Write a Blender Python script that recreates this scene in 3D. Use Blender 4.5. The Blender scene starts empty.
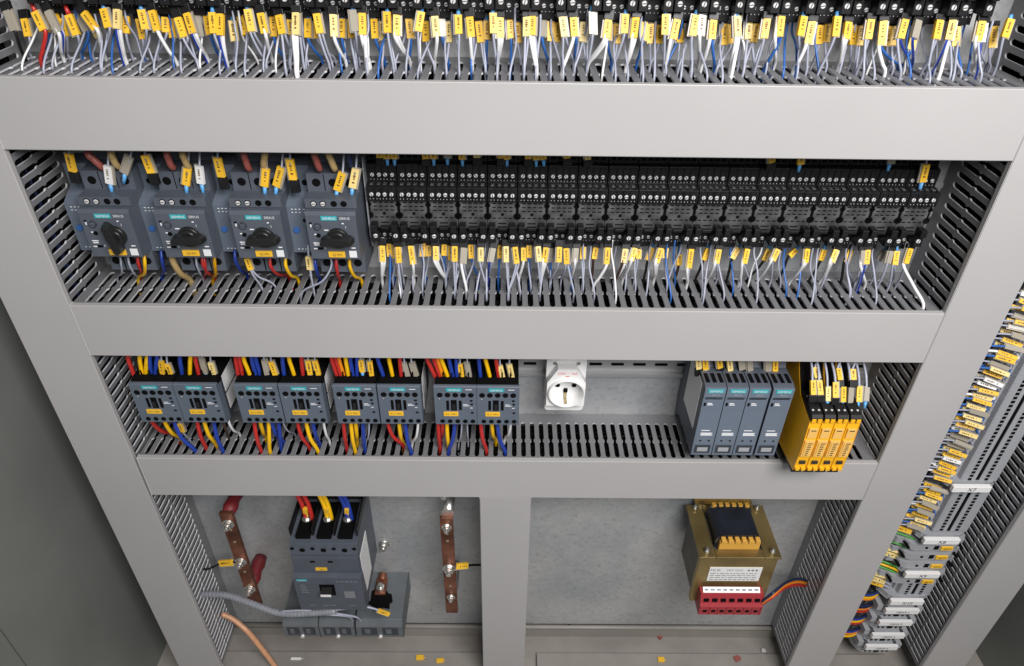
import bpy, math, random
from mathutils import Vector, Matrix
random.seed(7)
C = bpy.context.scene.collection
# ------------------------------------------------------------------ camera
F_PX, TILT, YAW, ROLL, DCAM = 707.7951, 0.6205722, 0.0109807, 0.0155488, 0.58
CAM = Vector((0, -DCAM, 0))
FW = Vector((math.sin(YAW)*math.cos(TILT), math.cos(YAW)*math.cos(TILT), -math.sin(TILT)))
_r = Vector((math.cos(YAW), -math.sin(YAW), 0)); _u = _r.cross(FW)
RT = _r*math.cos(ROLL) + _u*math.sin(ROLL); UP = -_r*math.sin(ROLL) + _u*math.cos(ROLL)
def ray(px, py): return FW + RT*((px-512)/F_PX) - UP*((py-333)/F_PX)
def at(px, py, Y):            # point of the photo on the vertical plane at depth Y
    d = ray(px, py); return CAM + d*((Y+DCAM)/d.y)
def atz(px, py, Z):           # point of the photo on the horizontal plane at height Z
    d = ray(px, py); return CAM + d*(Z/d.z)
cam = bpy.data.objects.new("camera", bpy.data.cameras.new("camera")); C.objects.link(cam)
cam.data.sensor_width = 36; cam.data.lens = F_PX/1024*36; cam.data.clip_start = .01; cam.data.clip_end = 50
cam.matrix_world = Matrix(((RT.x, UP.x, -FW.x, 0), (RT.y, UP.y, -FW.y, -DCAM), (RT.z, UP.z, -FW.z, 0), (0, 0, 0, 1)))
bpy.context.scene.camera = cam

# ------------------------------------------------------------------ materials
def mat(name, col, rough=.5, metal=0, noise=0, nscale=40, bump=0, bscale=200, spec=.5, detail=4, coat=0):
    m = bpy.data.materials.new(name); m.use_nodes = True; nt = m.node_tree; b = nt.nodes['Principled BSDF']
    b.inputs['Base Color'].default_value = (*col, 1); b.inputs['Roughness'].default_value = rough
    b.inputs['Metallic'].default_value = metal; b.inputs['Specular IOR Level'].default_value = spec
    b.inputs['Coat Weight'].default_value = coat
    if noise or bump:
        tc = nt.nodes.new('ShaderNodeTexCoord')
    if noise:
        n = nt.nodes.new('ShaderNodeTexNoise'); n.inputs['Scale'].default_value = nscale; n.inputs['Detail'].default_value = detail
        nt.links.new(tc.outputs['Object'], n.inputs['Vector'])
        r = nt.nodes.new('ShaderNodeValToRGB')
        lo = tuple(c*(1-noise) for c in col); hi = tuple(min(1, c*(1+noise)) for c in col)
        r.color_ramp.elements[0].position = .3; r.color_ramp.elements[0].color = (*lo, 1)
        r.color_ramp.elements[1].position = .7; r.color_ramp.elements[1].color = (*hi, 1)
        nt.links.new(n.outputs['Fac'], r.inputs['Fac']); nt.links.new(r.outputs['Color'], b.inputs['Base Color'])
        q = nt.nodes.new('ShaderNodeMapRange'); q.inputs['To Min'].default_value = max(.03, rough-.1); q.inputs['To Max'].default_value = min(1, rough+.12)
        nt.links.new(n.outputs['Fac'], q.inputs['Value']); nt.links.new(q.outputs['Result'], b.inputs['Roughness'])
    if bump:
        n2 = nt.nodes.new('ShaderNodeTexNoise'); n2.inputs['Scale'].default_value = bscale; n2.inputs['Detail'].default_value = 3
        nt.links.new(tc.outputs['Object'], n2.inputs['Vector'])
        bp = nt.nodes.new('ShaderNodeBump'); bp.inputs['Strength'].default_value = bump; bp.inputs['Distance'].default_value = .002
        nt.links.new(n2.outputs['Fac'], bp.inputs['Height']); nt.links.new(bp.outputs['Normal'], b.inputs['Normal'])
    return m
def galvanised():
    m = mat('galvanised steel', (.42, .46, .50), .42, .45); nt = m.node_tree; b = nt.nodes['Principled BSDF']
    tc = nt.nodes.new('ShaderNodeTexCoord')
    v = nt.nodes.new('ShaderNodeTexVoronoi'); v.inputs['Scale'].default_value = 140
    w = nt.nodes.new('ShaderNodeTexNoise'); w.inputs['Scale'].default_value = 170; w.inputs['Detail'].default_value = 4
    g = nt.nodes.new('ShaderNodeTexNoise'); g.inputs['Scale'].default_value = 6.5; g.inputs['Detail'].default_value = 3
    for n in (v, w, g): nt.links.new(tc.outputs['Object'], n.inputs['Vector'])
    r = nt.nodes.new('ShaderNodeValToRGB'); e = r.color_ramp.elements
    e[0].position = .34; e[0].color = (.46, .47, .48, 1); e[1].position = .44; e[1].color = (.555, .565, .575, 1)
    nt.links.new(w.outputs['Fac'], r.inputs['Fac'])
    sp = nt.nodes.new('ShaderNodeSeparateColor'); nt.links.new(v.outputs['Color'], sp.inputs['Color'])
    mx2 = nt.nodes.new('ShaderNodeMix'); mx2.data_type = 'RGBA'; mx2.blend_type = 'MULTIPLY'; mx2.inputs['Factor'].default_value = .10
    nt.links.new(r.outputs['Color'], mx2.inputs['A']); nt.links.new(sp.outputs['Red'], mx2.inputs['B'])
    mx3 = nt.nodes.new('ShaderNodeMix'); mx3.data_type = 'RGBA'; mx3.blend_type = 'MULTIPLY'; mx3.inputs['Factor'].default_value = .75
    r2 = nt.nodes.new('ShaderNodeValToRGB'); e = r2.color_ramp.elements
    e[0].position = .36; e[0].color = (.62, .655, .68, 1); e[1].position = .62; e[1].color = (1.0, .985, .96, 1)  # broad cool-to-warm tone paints soft reflections into the steel colour
    nt.links.new(g.outputs['Fac'], r2.inputs['Fac'])
    nt.links.new(mx2.outputs['Result'], mx3.inputs['A']); nt.links.new(r2.outputs['Color'], mx3.inputs['B'])
    nt.links.new(mx3.outputs['Result'], b.inputs['Base Color'])
    q = nt.nodes.new('ShaderNodeMapRange'); q.inputs['To Min'].default_value = .3; q.inputs['To Max'].default_value = .58
    nt.links.new(g.outputs['Fac'], q.inputs['Value']); nt.links.new(q.outputs['Result'], b.inputs['Roughness'])
    return m
M = dict(
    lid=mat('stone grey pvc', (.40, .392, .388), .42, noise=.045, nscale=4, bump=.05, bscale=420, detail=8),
    duct=mat('shaded stone grey pvc', (.175, .176, .184), .4, noise=.05, nscale=30), cut=mat('pvc edge highlight', (.62, .62, .64), .4),  # walls are a darker copy of the lid plastic, shade painted in
    plate=galvanised(),
    rail=mat('zinc rail', (.46, .465, .47), .48, .6),
    wall=mat('grey painted steel', (.165, .172, .160), .5, noise=.10, nscale=7, bump=.05, bscale=400),
    floor=mat('beige grey painted steel', (.27, .25, .225), .45, noise=.12, nscale=18, bump=.05),
    black=mat('black polyamide', (.009, .009, .010), .38, noise=.3, nscale=120, spec=.3),
    dusty=mat('dusty black polyamide', (.066, .066, .068), .5, noise=.6, nscale=70),
    hole=mat('black recess', (.003, .003, .0035), .8, spec=.1),
    screw=mat('nickel screw', (.80, .80, .79), .36, .4),
    steel=mat('zinc bolt', (.68, .67, .64), .3, .9, noise=.1, nscale=300),
    ant=mat('anthracite plastic', (.078, .090, .112), .42, noise=.06, nscale=60),
    antd=mat('dark anthracite plastic', (.036, .042, .052), .45, noise=.08, nscale=60),
    antl=mat('blue grey plastic', (.105, .130, .165), .42, noise=.05, nscale=60),
    teal=mat('teal nameplate', (.035, .36, .40), .4),
    tmark=mat('brown print', (.16, .09, .015), .6), ink=mat('pale print', (.72, .73, .74), .6), dark=mat('dark print', (.03, .025, .02), .6),
    tagy=mat('yellow marker', (.84, .49, .03), .45, noise=.10, nscale=25, coat=.05),
    tag_glare=mat('yellow marker in glare', (.80, .62, .24), .5),  # glare painted as a paler copy of the yellow marker
    sleeve=mat('clear grey sleeve', (.33, .30, .24), .35, coat=.1),
    label=mat('white label', (.80, .80, .79), .35, noise=.02),
    knob=mat('black knob', (.012, .012, .012), .3), blue=mat('blue button', (.035, .12, .36), .4),
    fblue=mat('pale blue ferrule', (.10, .34, .66), .35), ferr=mat('grey ferrule', (.30, .27, .24), .4),
    silver=mat('silver grey insulation', (.36, .38, .46), .35, noise=.08), white=mat('white insulation', (.78, .78, .78), .32),
    wblue=mat('blue insulation', (.03, .13, .42), .35), pblue=mat('deep blue insulation', (.015, .045, .30), .35),
    red=mat('red insulation', (.45, .025, .02), .35), yel=mat('yellow insulation', (.83, .48, .005), .35),
    orange=mat('orange insulation', (.75, .22, .01), .35), wblk=mat('black insulation', (.012, .012, .012), .35),
    brown=mat('brown insulation', (.055, .028, .018), .4), rbrown=mat('dull red insulation', (.28, .075, .06), .4),
    tan=mat('tan sleeve', (.42, .30, .13), .4), green=mat('green insulation', (.07, .30, .05), .4), navy=mat('navy insulation', (.012, .02, .06), .35),
    pnz=mat('yellow device plastic', (.86, .44, .012), .38, noise=.05), pnzp=mat('pale yellow print', (.80, .47, .12), .5),
    outlet=mat('white outlet plastic', (.80, .80, .79), .25), redp=mat('red print', (.75, .10, .06), .5),
    brass=mat('brass contact', (.42, .36, .24), .4, .7),
    gold=mat('yellow chromate steel', (.34, .255, .105), .36, .75, noise=.35, nscale=14), core=mat('laminated core', (.12, .115, .085), .5, .4, noise=.3, nscale=30),
    coil=mat('black coil tape', (.014, .017, .024), .35, noise=.2), bobbin=mat('ochre bobbin', (.66, .36, .06), .5), redt=mat('red terminal plastic', (.34, .030, .038), .45),
    copper=mat('copper bar', (.19, .075, .045), .45, .6, noise=.5, nscale=45), insul=mat('red resin insulator', (.15, .012, .016), .5, noise=.2),
    relay=mat('light blue grey plastic', (.125, .155, .20), .42, noise=.05), stamp=mat('dull grey label', (.34, .35, .37), .5), cover=mat('weathered grey plastic', (.115, .128, .135), .5, noise=.12, nscale=40), term=mat('light grey polyamide', (.33, .34, .36), .4, noise=.04), termd=mat('mid grey polyamide', (.20, .21, .225), .45),
    clearcu=mat('clear jacket over copper', (.60, .31, .17), .3, noise=.12, nscale=120),
    jacket=mat('grey cable wrap', (.26, .27, .30), .4, noise=.1, nscale=90),
)
# ------------------------------------------------------------------ mesh builder
class MB:
    def __init__(s): s.v = []; s.f = []; s.mi = []; s.sm = []
    def add(s, vs, fs, m=0, smooth=False):
        o = len(s.v); s.v += [tuple(v) for v in vs]
        for f in fs: s.f.append(tuple(o+i for i in f)); s.mi.append(m); s.sm.append(smooth)
        return s
    def box(s, x0, x1, y0, y1, z0, z1, m=0):
        v = [(x, y, z) for x in (x0, x1) for y in (y0, y1) for z in (z0, z1)]
        return s.add(v, [(0, 1, 3, 2), (4, 6, 7, 5), (0, 4, 5, 1), (2, 3, 7, 6), (0, 2, 6, 4), (1, 5, 7, 3)], m)
    def obox(s, o, ax, ay, az, m=0):      # oriented box: centre + half axes
        o, ax, ay, az = map(Vector, (o, ax, ay, az))
        v = [o+ax*i+ay*j+az*k for i in (-1, 1) for j in (-1, 1) for k in (-1, 1)]
        return s.add(v, [(0, 1, 3, 2), (4, 6, 7, 5), (0, 4, 5, 1), (2, 3, 7, 6), (0, 2, 6, 4), (1, 5, 7, 3)], m)
    def prism(s, prof, a0, a1, m=0, axis='x', caps=True):
        n = len(prof); q = {'x': lambda a, p: (a, p[0], p[1]), 'z': lambda a, p: (p[0], p[1], a), 'y': lambda a, p: (p[0], a, p[1])}[axis]
        v = [q(a0, p) for p in prof] + [q(a1, p) for p in prof]
        fs = [(i, (i+1) % n, n+(i+1) % n, n+i) for i in range(n)]
        if caps: fs += [tuple(range(n)), tuple(range(2*n-1, n-1, -1))]
        return s.add(v, fs, m)
    def tube(s, pts, r, n=8, m=0, m2=None, caps=True):
        pts = [Vector(p) for p in pts]; k = len(pts); rr = r if isinstance(r, (list, tuple)) else [r]*k
        t = (pts[1]-pts[0]).normalized(); u = t.orthogonal().normalized(); ref = Vector((0, -1, .2))
        u = (ref-t*ref.dot(t)).normalized() if abs(ref.normalized().dot(t)) < .98 else u
        vs = []
        for i in range(k):
            d = (pts[min(i+1, k-1)]-pts[max(i-1, 0)]).normalized()
            u = (u-d*u.dot(d)).normalized(); w = d.cross(u)
            for j in range(n):
                a = 2*math.pi*j/n; vs.append(pts[i]+(u*math.cos(a)+w*math.sin(a))*rr[i])
        o = len(s.v); s.v += [tuple(v) for v in vs]
        for i in range(k-1):
            for j in range(n):
                s.f.append((o+i*n+j, o+i*n+(j+1) % n, o+(i+1)*n+(j+1) % n, o+(i+1)*n+j)); s.sm.append(True)
                s.mi.append(m2 if (m2 is not None and j in (0, n-1)) else m)
        if caps:
            for ring in (list(range(n-1, -1, -1)), list(range((k-1)*n, k*n))):
                s.f.append(tuple(o+q for q in ring)); s.mi.append(m); s.sm.append(False)
        return s
    def cyl(s, p0, p1, r, n=16, m=0, r2=None): return s.tube([p0, p1], [r, r if r2 is None else r2], n, m)
    def text(s, string, o, ex, ey, h, m=0, centre=True):    # flat lettering of height h at o
        vs, fs, w = glyphs(string); o, ex, ey = Vector(o), Vector(ex).normalized(), Vector(ey).normalized()
        dx = -w/2 if centre else 0
        return s.add([o+ex*((x+dx)*h)+ey*((y-.36 if centre else y)*h) for x, y in vs], fs, m)
    def build(s, name, mats, parent=None, bevel=0, loc=None):
        me = bpy.data.meshes.new(name); me.from_pydata(s.v, [], s.f); me.validate()
        for m in (mats if isinstance(mats, (list, tuple)) else [mats]): me.materials.append(M[m])
        if len(me.polygons) == len(s.f):
            me.polygons.foreach_set('material_index', s.mi); me.polygons.foreach_set('use_smooth', s.sm)
        me.update(); o = bpy.data.objects.new(name, me); C.objects.link(o)
        if parent: o.parent = parent
        if loc: o.location = loc
        if bevel:
            b = o.modifiers.new('bevel', 'BEVEL'); b.width = bevel; b.segments = 2; b.limit_method = 'ANGLE'; b.angle_limit = math.radians(35)
        return o
_gl = {}
def glyphs(t):
    if t not in _gl:
        cu = bpy.data.curves.new('t', 'FONT'); cu.body = t; cu.resolution_u = 2; o = bpy.data.objects.new('t', cu); C.objects.link(o)
        me = o.evaluated_get(bpy.context.evaluated_depsgraph_get()).to_mesh()
        vs = [(v.co.x, v.co.y) for v in me.vertices]; fs = [tuple(p.vertices) for p in me.polygons]
        _gl[t] = (vs, fs, max(x for x, y in vs)); bpy.data.objects.remove(o)
    return _gl[t]
def tag(o, label=None, cat=None, group=None, kind=None):
    for k, v in (('label', label), ('category', cat), ('group', group), ('kind', kind)):
        if v: o[k] = v
    return o
def thing(name, label, cat, loc=(0, 0, 0), group=None):
    o = bpy.data.objects.new(name, None); o.empty_display_size = .01; C.objects.link(o); o.location = loc
    return tag(o, label, cat, group)
def dup(root, loc, label):
    def cp(o, par):
        c = o.copy(); C.objects.link(c); c.parent = par
        for ch in o.children: cp(ch, c)
        return c
    r = cp(root, None); r.location = loc; r['label'] = label
    return r
def nth(i): return f"{i}{'th' if 10 <= i % 100 <= 20 else {1: 'st', 2: 'nd', 3: 'rd'}.get(i % 10, 'th')}"
def curve(ps, n=6):
    ps = [Vector(p) for p in ps]; q = [ps[0]*2-ps[1]]+ps+[ps[-1]*2-ps[-2]]; out = []
    for i in range(1, len(q)-2):
        a, b, c, d = q[i-1:i+3]
        for k in range(n):
            t = k/n; out.append(.5*((2*b)+(c-a)*t+(2*a-5*b+4*c-d)*t*t+(3*b-a-3*c+d)*t**3))
    return out+[ps[-1]]

# ------------------------------------------------------------------ measured layout
Z1, Z2, Z3 = (-.1674, -.2284), (-.3866, -.4483), (-.5967, -.6592)      # lids of the three cross ducts
VL, VR, VC, VF = (-.4913, -.4278), (.4348, .4969), (-.0296, .0325), (.639, .7038)
PL, PITCH = .0835, .0110                                             # mounting plate depth, slot pitch
ZB, ZT = -1.048, .06
# ------------------------------------------------------------------ the setting
def struct(name, mb, m): o = mb.build(name, m); o['kind'] = 'structure'; return o
struct('mounting_plate', MB().box(-.515, .740, PL, PL+.003, -1.0567, .10), 'plate')
fl = MB().box(-.515, .735, PL-.0025, PL-.0005, -1.094, -1.0585)
fl.tube([(-.515, PL-.004, -1.0600), (.735, PL-.004, -1.0600)], .0032, 10)
struct('plate_flange', fl, 'floor')
struct('cabinet_floor', MB().box(-.72, .95, -.35, .30, -1.12, -1.09), 'floor')
g = MB(); g.box(.055, .62, -.35, .0475, -1.0895, -1.0815); g.box(-.47, -.0, -.35, .0475, -1.0895, -1.0815); g.box(.012, .048, -.35, .044, -1.0895, -1.087)
struct('floor_gland_panel', g, 'floor')
struct('cabinet_wall', MB().box(-.552, -.548, -.138, .30, -1.12, .3), 'wall')
struct('cabinet_wall', MB().box(.775, .780, -.30, .30, -1.12, .3), 'wall')
struct('cabinet_back', MB().box(-.72, .95, .20, .204, -1.12, .3), 'wall')
struct('cabinet_frame', MB().box(-.70, -.5485, -.22, -.1395, -1.12, .3), 'wall')

# ------------------------------------------------------------------ wire ducts
def slots(mb, n, phase, P, a0, a1):
    """slotted comb wall: P(u, v) -> point; u along the duct, v = depth from the front"""
    lv = [(.0085, .0), (.0092, .0013), (.0105, .0025), (.0125, .0028), (.0330, .0028), (.0350, .0015), (.0372, .0015), (.0392, .0028), (.0635, .0028), (.0655, .0025), (.0668, .0013), (.0675, .0)]
    def q(u0, u1, u2, u3, va, vb): mb.add([P(u0, va), P(u1, va), P(u2, vb), P(u3, vb)], [(0, 1, 2, 3)])
    h = PITCH/2; us = [phase+k*PITCH for k in range(-200, 200) if a0+h < phase+k*PITCH < a1-h]
    e0, e1 = us[0]-h, us[-1]+h
    for x0, x1 in ((a0, e0), (e1, a1)):
        if x1-x0 > 1e-5: q(x0, x1, x1, x0, .0015, PL-.0006)
    for u in us:
        q(u-h, u+h, u+h, u-h, .0015, lv[0][0]); q(u-h, u+h, u+h, u-h, lv[-1][0], PL-.0006)
        for (va, ha), (vb, hb) in zip(lv, lv[1:]):
            q(u-h, u-ha, u-hb, u-h, va, vb); q(u+ha, u+h, u+h, u+hb, va, vb)
    return us
def slotted(name, phase, P, a0, a1, parent, flip):
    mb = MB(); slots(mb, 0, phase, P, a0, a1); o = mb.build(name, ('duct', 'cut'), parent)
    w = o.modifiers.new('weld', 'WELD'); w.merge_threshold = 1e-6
    s = o.modifiers.new('solid', 'SOLIDIFY'); s.thickness = .0017; s.offset = flip; s.material_offset_rim = 1  # lighter rim colour paints light catching the slot edges
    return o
PH = {}
def hduct(zs, x0, x1, phase, label):
    zt, zb = zs; t = thing('wire_duct', label, 'wire duct', (0, 0, zt), 'slotted wire ducts')
    H = zb-zt
    l = MB(); l.prism([(0, 0), (0, H), (.0065, H), (.0065, H+.0014), (.0015, H+.0014), (.0015, -.0014), (.0065, -.0014), (.0065, 0)], x0+.0003, x1-.0003)
    l.build('lid', 'lid', t, .0007)
    PH[zt] = phase
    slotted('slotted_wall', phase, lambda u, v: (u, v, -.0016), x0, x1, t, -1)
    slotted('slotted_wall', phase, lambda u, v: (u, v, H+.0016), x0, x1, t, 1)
    MB().box(x0, x1, PL-.0025, PL-.0006, H+.002, -.002).build('base', 'duct', t)
    return t
def vduct(xs, z0, z1, phase, label):
    xa, xb = xs; t = thing('wire_duct', label, 'wire duct', (xa, 0, z0), 'slotted wire ducts'); W = xb-xa; L = z1-z0
    MB().prism([(0, 0), (W, 0), (W, .0065), (W-.0014, .0065), (W-.0014, .0015), (.0014, .0015), (.0014, .0065), (0, .0065)], 0, L, 0, 'z').build('lid', 'lid', t, .0007)
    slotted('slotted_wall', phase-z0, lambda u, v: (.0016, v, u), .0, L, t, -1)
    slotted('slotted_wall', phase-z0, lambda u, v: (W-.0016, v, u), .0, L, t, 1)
    MB().box(.002, W-.002, PL-.0025, PL-.0006, 0, L).build('base', 'duct', t)
    return t
def cables(name, a, b, across, axis, label):
    mb = MB(); rnd = random.Random(label)
    for k in range(15):
        u = across[0]+(across[1]-across[0])*((k % 5)+.5)/5; v = .03+.02*(k//5)
        pts = []
        for i in range(9):
            s = a+(b-a)*i/8; du, dv = rnd.uniform(-.003, .003), rnd.uniform(-.006, .005)
            pts.append((s, v+dv, u+du) if axis == 'x' else (u+du, v+dv, s))
        mb.tube(curve(pts, 3), .0042, 6, rnd.choice((0, 0, 0, 0, 0, 0, 0, 1)))
    tag(mb.build(name, ('hole', 'navy')), label, 'cables', kind='stuff')  # cables added in black, so their colour carries the shade inside the duct
hduct(Z1, VL[1], VR[0], -.0087, 'long grey slotted wire duct across the cabinet, under the top socket row')
hduct(Z2, VL[1], VR[0], .0027, 'grey slotted wire duct below the rotary knob breakers and empty relay sockets')
hduct(Z3, VL[1]+.0038, VR[0], .0224, 'grey slotted wire duct under the contactors and the white outlet')
vduct(VL, ZB, ZT, -.300, 'tall upright grey wire duct beside the dark left cabinet wall')
vduct(VR, ZB, ZT, -.300, 'tall upright grey wire duct between relay rows and side terminal strip')
vduct(VC, ZB, Z3[1]-.0004, -.703, 'short upright grey wire duct dividing the bottom bay in two')
vduct(VF, ZB, ZT, -.300, 'upright grey wire duct at the lower right corner, beyond the terminal strip')
for zz, nm in ((Z1, 'duct under the top sockets'), (Z2, 'duct under the knob breakers'), (Z3, 'duct under the contactors')):
    cables('cable_bundle', VL[1]+.004, VR[0]-.004, (zz[1]+.006, zz[0]-.010), 'x', 'dark cables lying inside the grey '+nm)
for xs, nm in ((VL, 'left upright duct'), (VR, 'upright duct beside the terminal strip'), (VF, 'far right upright duct')):
    cables('cable_bundle', ZB+.01, ZT, (xs[0]+.008, xs[1]-.008), 'z', 'dark cables lying inside the '+nm)

# ------------------------------------------------------------------ rails
def din(x0, x1, zc, label):
    mb = MB(); h = .0182; y0 = PL-.0078
    n = int((x1-x0)/.026)
    prof = [(y0, h), (y0, .0132), (PL-.0016, .0132), (PL-.0016, -.0132), (y0, -.0132), (y0, -h), (y0+.0012, -h), (y0+.0012, -.0145), (PL-.0004, -.0145), (PL-.0004, .0145), (y0+.0012, .0145), (y0+.0012, h)]
    mb.prism(prof, x0, x1)
    for k in range(n):
        x = x0+.013+k*.026
        for j in range(2): mb.box(x-.0075, x+.0075, PL-.0020, PL-.0014, -.0052, -.0012, 1) if j == 0 else None
    o = mb.build('mounting_rail', ('rail', 'hole'), None, .0004, (0, 0, zc)); return tag(o, label, 'rail', 'mounting rails')
din(VL[1]+.002, VR[0]-.002, -.300+.2134, 'zinc rail behind the top row of black sockets')
din(VL[1]+.002, VR[0]-.002, -.300, 'zinc rail behind the empty socket row and knob breakers')
din(VL[1]+.002, VR[0]-.002, -.5140, 'slotted zinc rail behind the white outlet and contactors')
mb = MB(); mb.box(.566, .603, PL-.0078, PL-.0066, -1.04, .05)
tag(mb.build('mounting_rail', 'rail'), 'upright zinc rail behind the side terminal strip', 'rail', 'mounting rails')
# ------------------------------------------------------------------ relay sockets
SW = .0280
def make_socket():
    t = thing('relay_socket', 'x', 'relay socket', group='empty black relay sockets')
    b = MB()
    b.prism([(.0757, -.236), (.064, -.236), (.062, -.2585), (.0555, -.2600), (.0555, -.2765), (.0425, -.2780), (.0425, -.2915), (.0757, -.2915)], 0, SW, 0)
    for x in (.0045, .011, .0170, .0235): b.box(x-.0022, x+.0022, .0615, .064, -.256, -.2405, 2)
    for x in (.0045, .011, .0170, .0235):
        b.box(x-.0016, x+.0016, .0465, .0510, -.2774, -.2762, 1); b.box(x-.0026, x+.0026, .0600, .0612, -.2590, -.2580, 2)
    for x in (.00785, .014, .0203): b.box(x-.0003, x+.0003, .0419, .0427, -.2910, -.2790, 2); b.box(x-.0003, x+.0003, .0549, .0557, -.2760, -.2610, 2)
    b.box(.0004, SW-.0004, .0735, .0757, -.3438, -.2365, 0)
    # lower terminal block: outer columns stand proud, inner pair deeper
    for a, c in ((0, .0078), (SW-.0078, SW)): b.prism([(.0757, -.3225), (.0425, -.3225), (.0415, -.3345), (.0757, -.3345)], a, c, 0)
    b.prism([(.0757, -.3240), (.0555, -.3240), (.0545, -.3440), (.0757, -.3440)], .0079, SW-.0079, 0)
    b.build('body', ('black', 'dusty', 'hole'), t, .0005)
    p = MB(); p.box(0, SW, .0480, .0756, -.3224, -.2916, 0)
    for z in (-.2955, -.2995, -.3035, -.3110):
        for k in range(4): p.box(.0042+k*.0054, .0076+k*.0054, .0477, .0482, z-.0005, z+.0005, 1)
    p.cyl((SW/2, .0476, -.3070), (SW/2, .0482, -.3070), .0016, 12, 1)
    for x in (0.0002, SW-.0002):
        p.cyl((x, .0474, -.3090), (x, .0482, -.3090), .0033, 14, 1); p.cyl((x, .0474, -.2975), (x, .0482, -.2975), .0022, 12, 1)
        p.box(x-.0008, x+.0008, .0474, .0482, -.3090, -.2930, 1)
    p.box(.010, .018, .0476, .0482, -.3172, -.3162, 1)
    p.build('plug_field', ('dusty', 'hole'), t)
    l = MB()
    for a, c in ((.0012, .0072), (SW-.0072, SW-.0012)): l.box(a, c, .0365, .0478, -.3224, -.3150, 0)
    l.box(.0095, .0185, .0430, .0478, -.3224, -.3192, 0)
    l.build('latch', 'black', t, .0006)
    def srow(pts):
        s = MB()
        for x, y, z, r in pts:
            s.cyl((x, y, z), (x, y-.0009, z), r*1.02, 10, 0, r*.8); a_ = random.uniform(0, 3.14); s.obox((x, y-.00092, z), (r*.8*math.cos(a_), 0, r*.8*math.sin(a_)), (0, .0001, 0), (-.00035*math.sin(a_), 0, .00035*math.cos(a_)), 1)
            s.box(x-.0018, x-.0012, y-.0003, y+.0004, z-.0048, z-.0042, 0); s.box(x+.0012, x+.0018, y-.0003, y+.0004, z-.0048, z-.0042, 0)
        s.build('terminal_row', ('screw', 'dark'), t)
    srow([(x, .0555, -.2705, .0021) for x in (.0045, .011, .0170, .0235)])
    srow([(x, .0425, -.2848, .0021) for x in (.0045, .011, .0170, .0235)])
    srow([(.0042, .0420, -.3285, .0024), (SW-.0042, .0420, -.3285, .0024), (.0108, .0550, -.3335, .0019), (SW-.0108, .0550, -.3335, .0019)])
    return t
sock = make_socket(); sock.location = (-.1330, 0, 0)
sock['label'] = 'empty black relay socket beside the last knob breaker, 1st of the middle row'
for k in range(1, 19): dup(sock, (-.1330+k*.0287, 0, 0), f'empty black relay socket, {nth(k+1)} of 19 from the left in the middle row')
for k in range(27):
    s = dup(sock, (-.0107-13*.0291+k*.0291, 0, .2134), f'black relay socket cut by the top edge, {nth(k+1)} of 27 from the left')
    s['group'] = 'black relay sockets at the top edge'

# ------------------------------------------------------------------ wires
WC = {'s': ('silver', 'silver grey', .00108), 'W': ('white', 'white', .0016), 'B': ('white', 'blue striped', .00125), 'b': ('wblue', 'blue', .0013), 'k': ('wblk', 'black', .0014),
      'r': ('red', 'red', .0017), 'n': ('brown', 'brown', .0015), 'R': ('red', 'thick red', .0023), 'Y': ('yel', 'thick yellow', .0023), 'U': ('pblue', 'thick blue', .0023), 'O': ('orange', 'thick orange', .0021),
      'D': ('rbrown', 'dull red', .0031), 'T': ('tan', 'tan', .0031), 'G': ('green', 'green', .0016), 'V': ('navy', 'navy', .0022)}
TC = {'y': ('tagy', 'yellow'), 'w': ('tag_glare', 'glare-painted yellow'), 'g': ('sleeve', 'clear grey'), 'm': ('label', 'white')}
FC = {'b': 'fblue', 'k': 'black', 'r': 'red', 'g': 'ferr'}
COUNT = {}; PENDING = []
def marker(parent, a, b, tc, w, nrm=Vector((0, -1, .45))):
    a, b = Vector(a), Vector(b); d = b-a; L = d.length/2; d.normalize()
    roll = random.uniform(-.2, .2); n = nrm-d*nrm.dot(d); n.normalize(); sd = d.cross(n).normalized()
    n, sd = n*math.cos(roll)+sd*math.sin(roll), sd*math.cos(roll)-n*math.sin(roll)
    c = (a+b)/2; mb = MB(); th = .0016
    mb.obox(c+n*.0006, d*L, sd*(w/2), n*th, 0)
    s2 = random.choice((-1, 1)); mb.obox(c-n*.0004+sd*(s2*w*.33), d*(L*1.08), sd*(w*.42), n*(th*.75), 1)
    if tc != 'g':
        k = random.choice((4, 5, 5, 6)); cc = c+n*(.0006+th+.00008); u = -L*.62
        for i in range(k):
            s = L*.07*random.uniform(.7, 1.3)
            mb.obox(cc+d*u, d*s, sd*(w*random.uniform(.10, .19)), n*.00006, 2); u += L*(1.05/k)+(.15*L if i == k-2 else 0)
    mb.build('cable_marker', (TC[tc][0], 'sleeve', 'tmark'), parent)
def wire(pts, wc, place, order, tagp=None, tc=None, ferr=None, fpts=None, tw=.0058, r=None, where=None, nrm=Vector((0, -1, .45)), n=6):
    m, cname, rad = WC[wc]; mb = MB(); thick = wc in 'RYUODTV'
    mb.tube(curve(pts, n), r or rad, 8 if thick else 6, 0, 1 if wc == 'B' else None)
    o = mb.build('power_wire' if thick else 'control_wire', (m, 'pblue'))
    if tagp: marker(o, tagp[0], tagp[1], tc, tw, nrm)
    if ferr:
        f = MB()
        if ferr == 'k':
            a, b = Vector(fpts[0]), Vector(fpts[1]); d = b-a; L = d.length/2; d.normalize(); sd = d.cross(Vector((0, -1, 0))).normalized(); q = sd.cross(d)
            f.obox((a+b)/2, d*L, sd*.0043, q*.0022); f.build('ferrule', 'black', o, .0006)
        else: f.cyl(fpts[0], fpts[1], .0013, 8, 0, .0021); f.build('ferrule', FC[ferr], o)
    PENDING.append((o, cname, TC[tc][1] if tc else None, place, order, where)); return o
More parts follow.
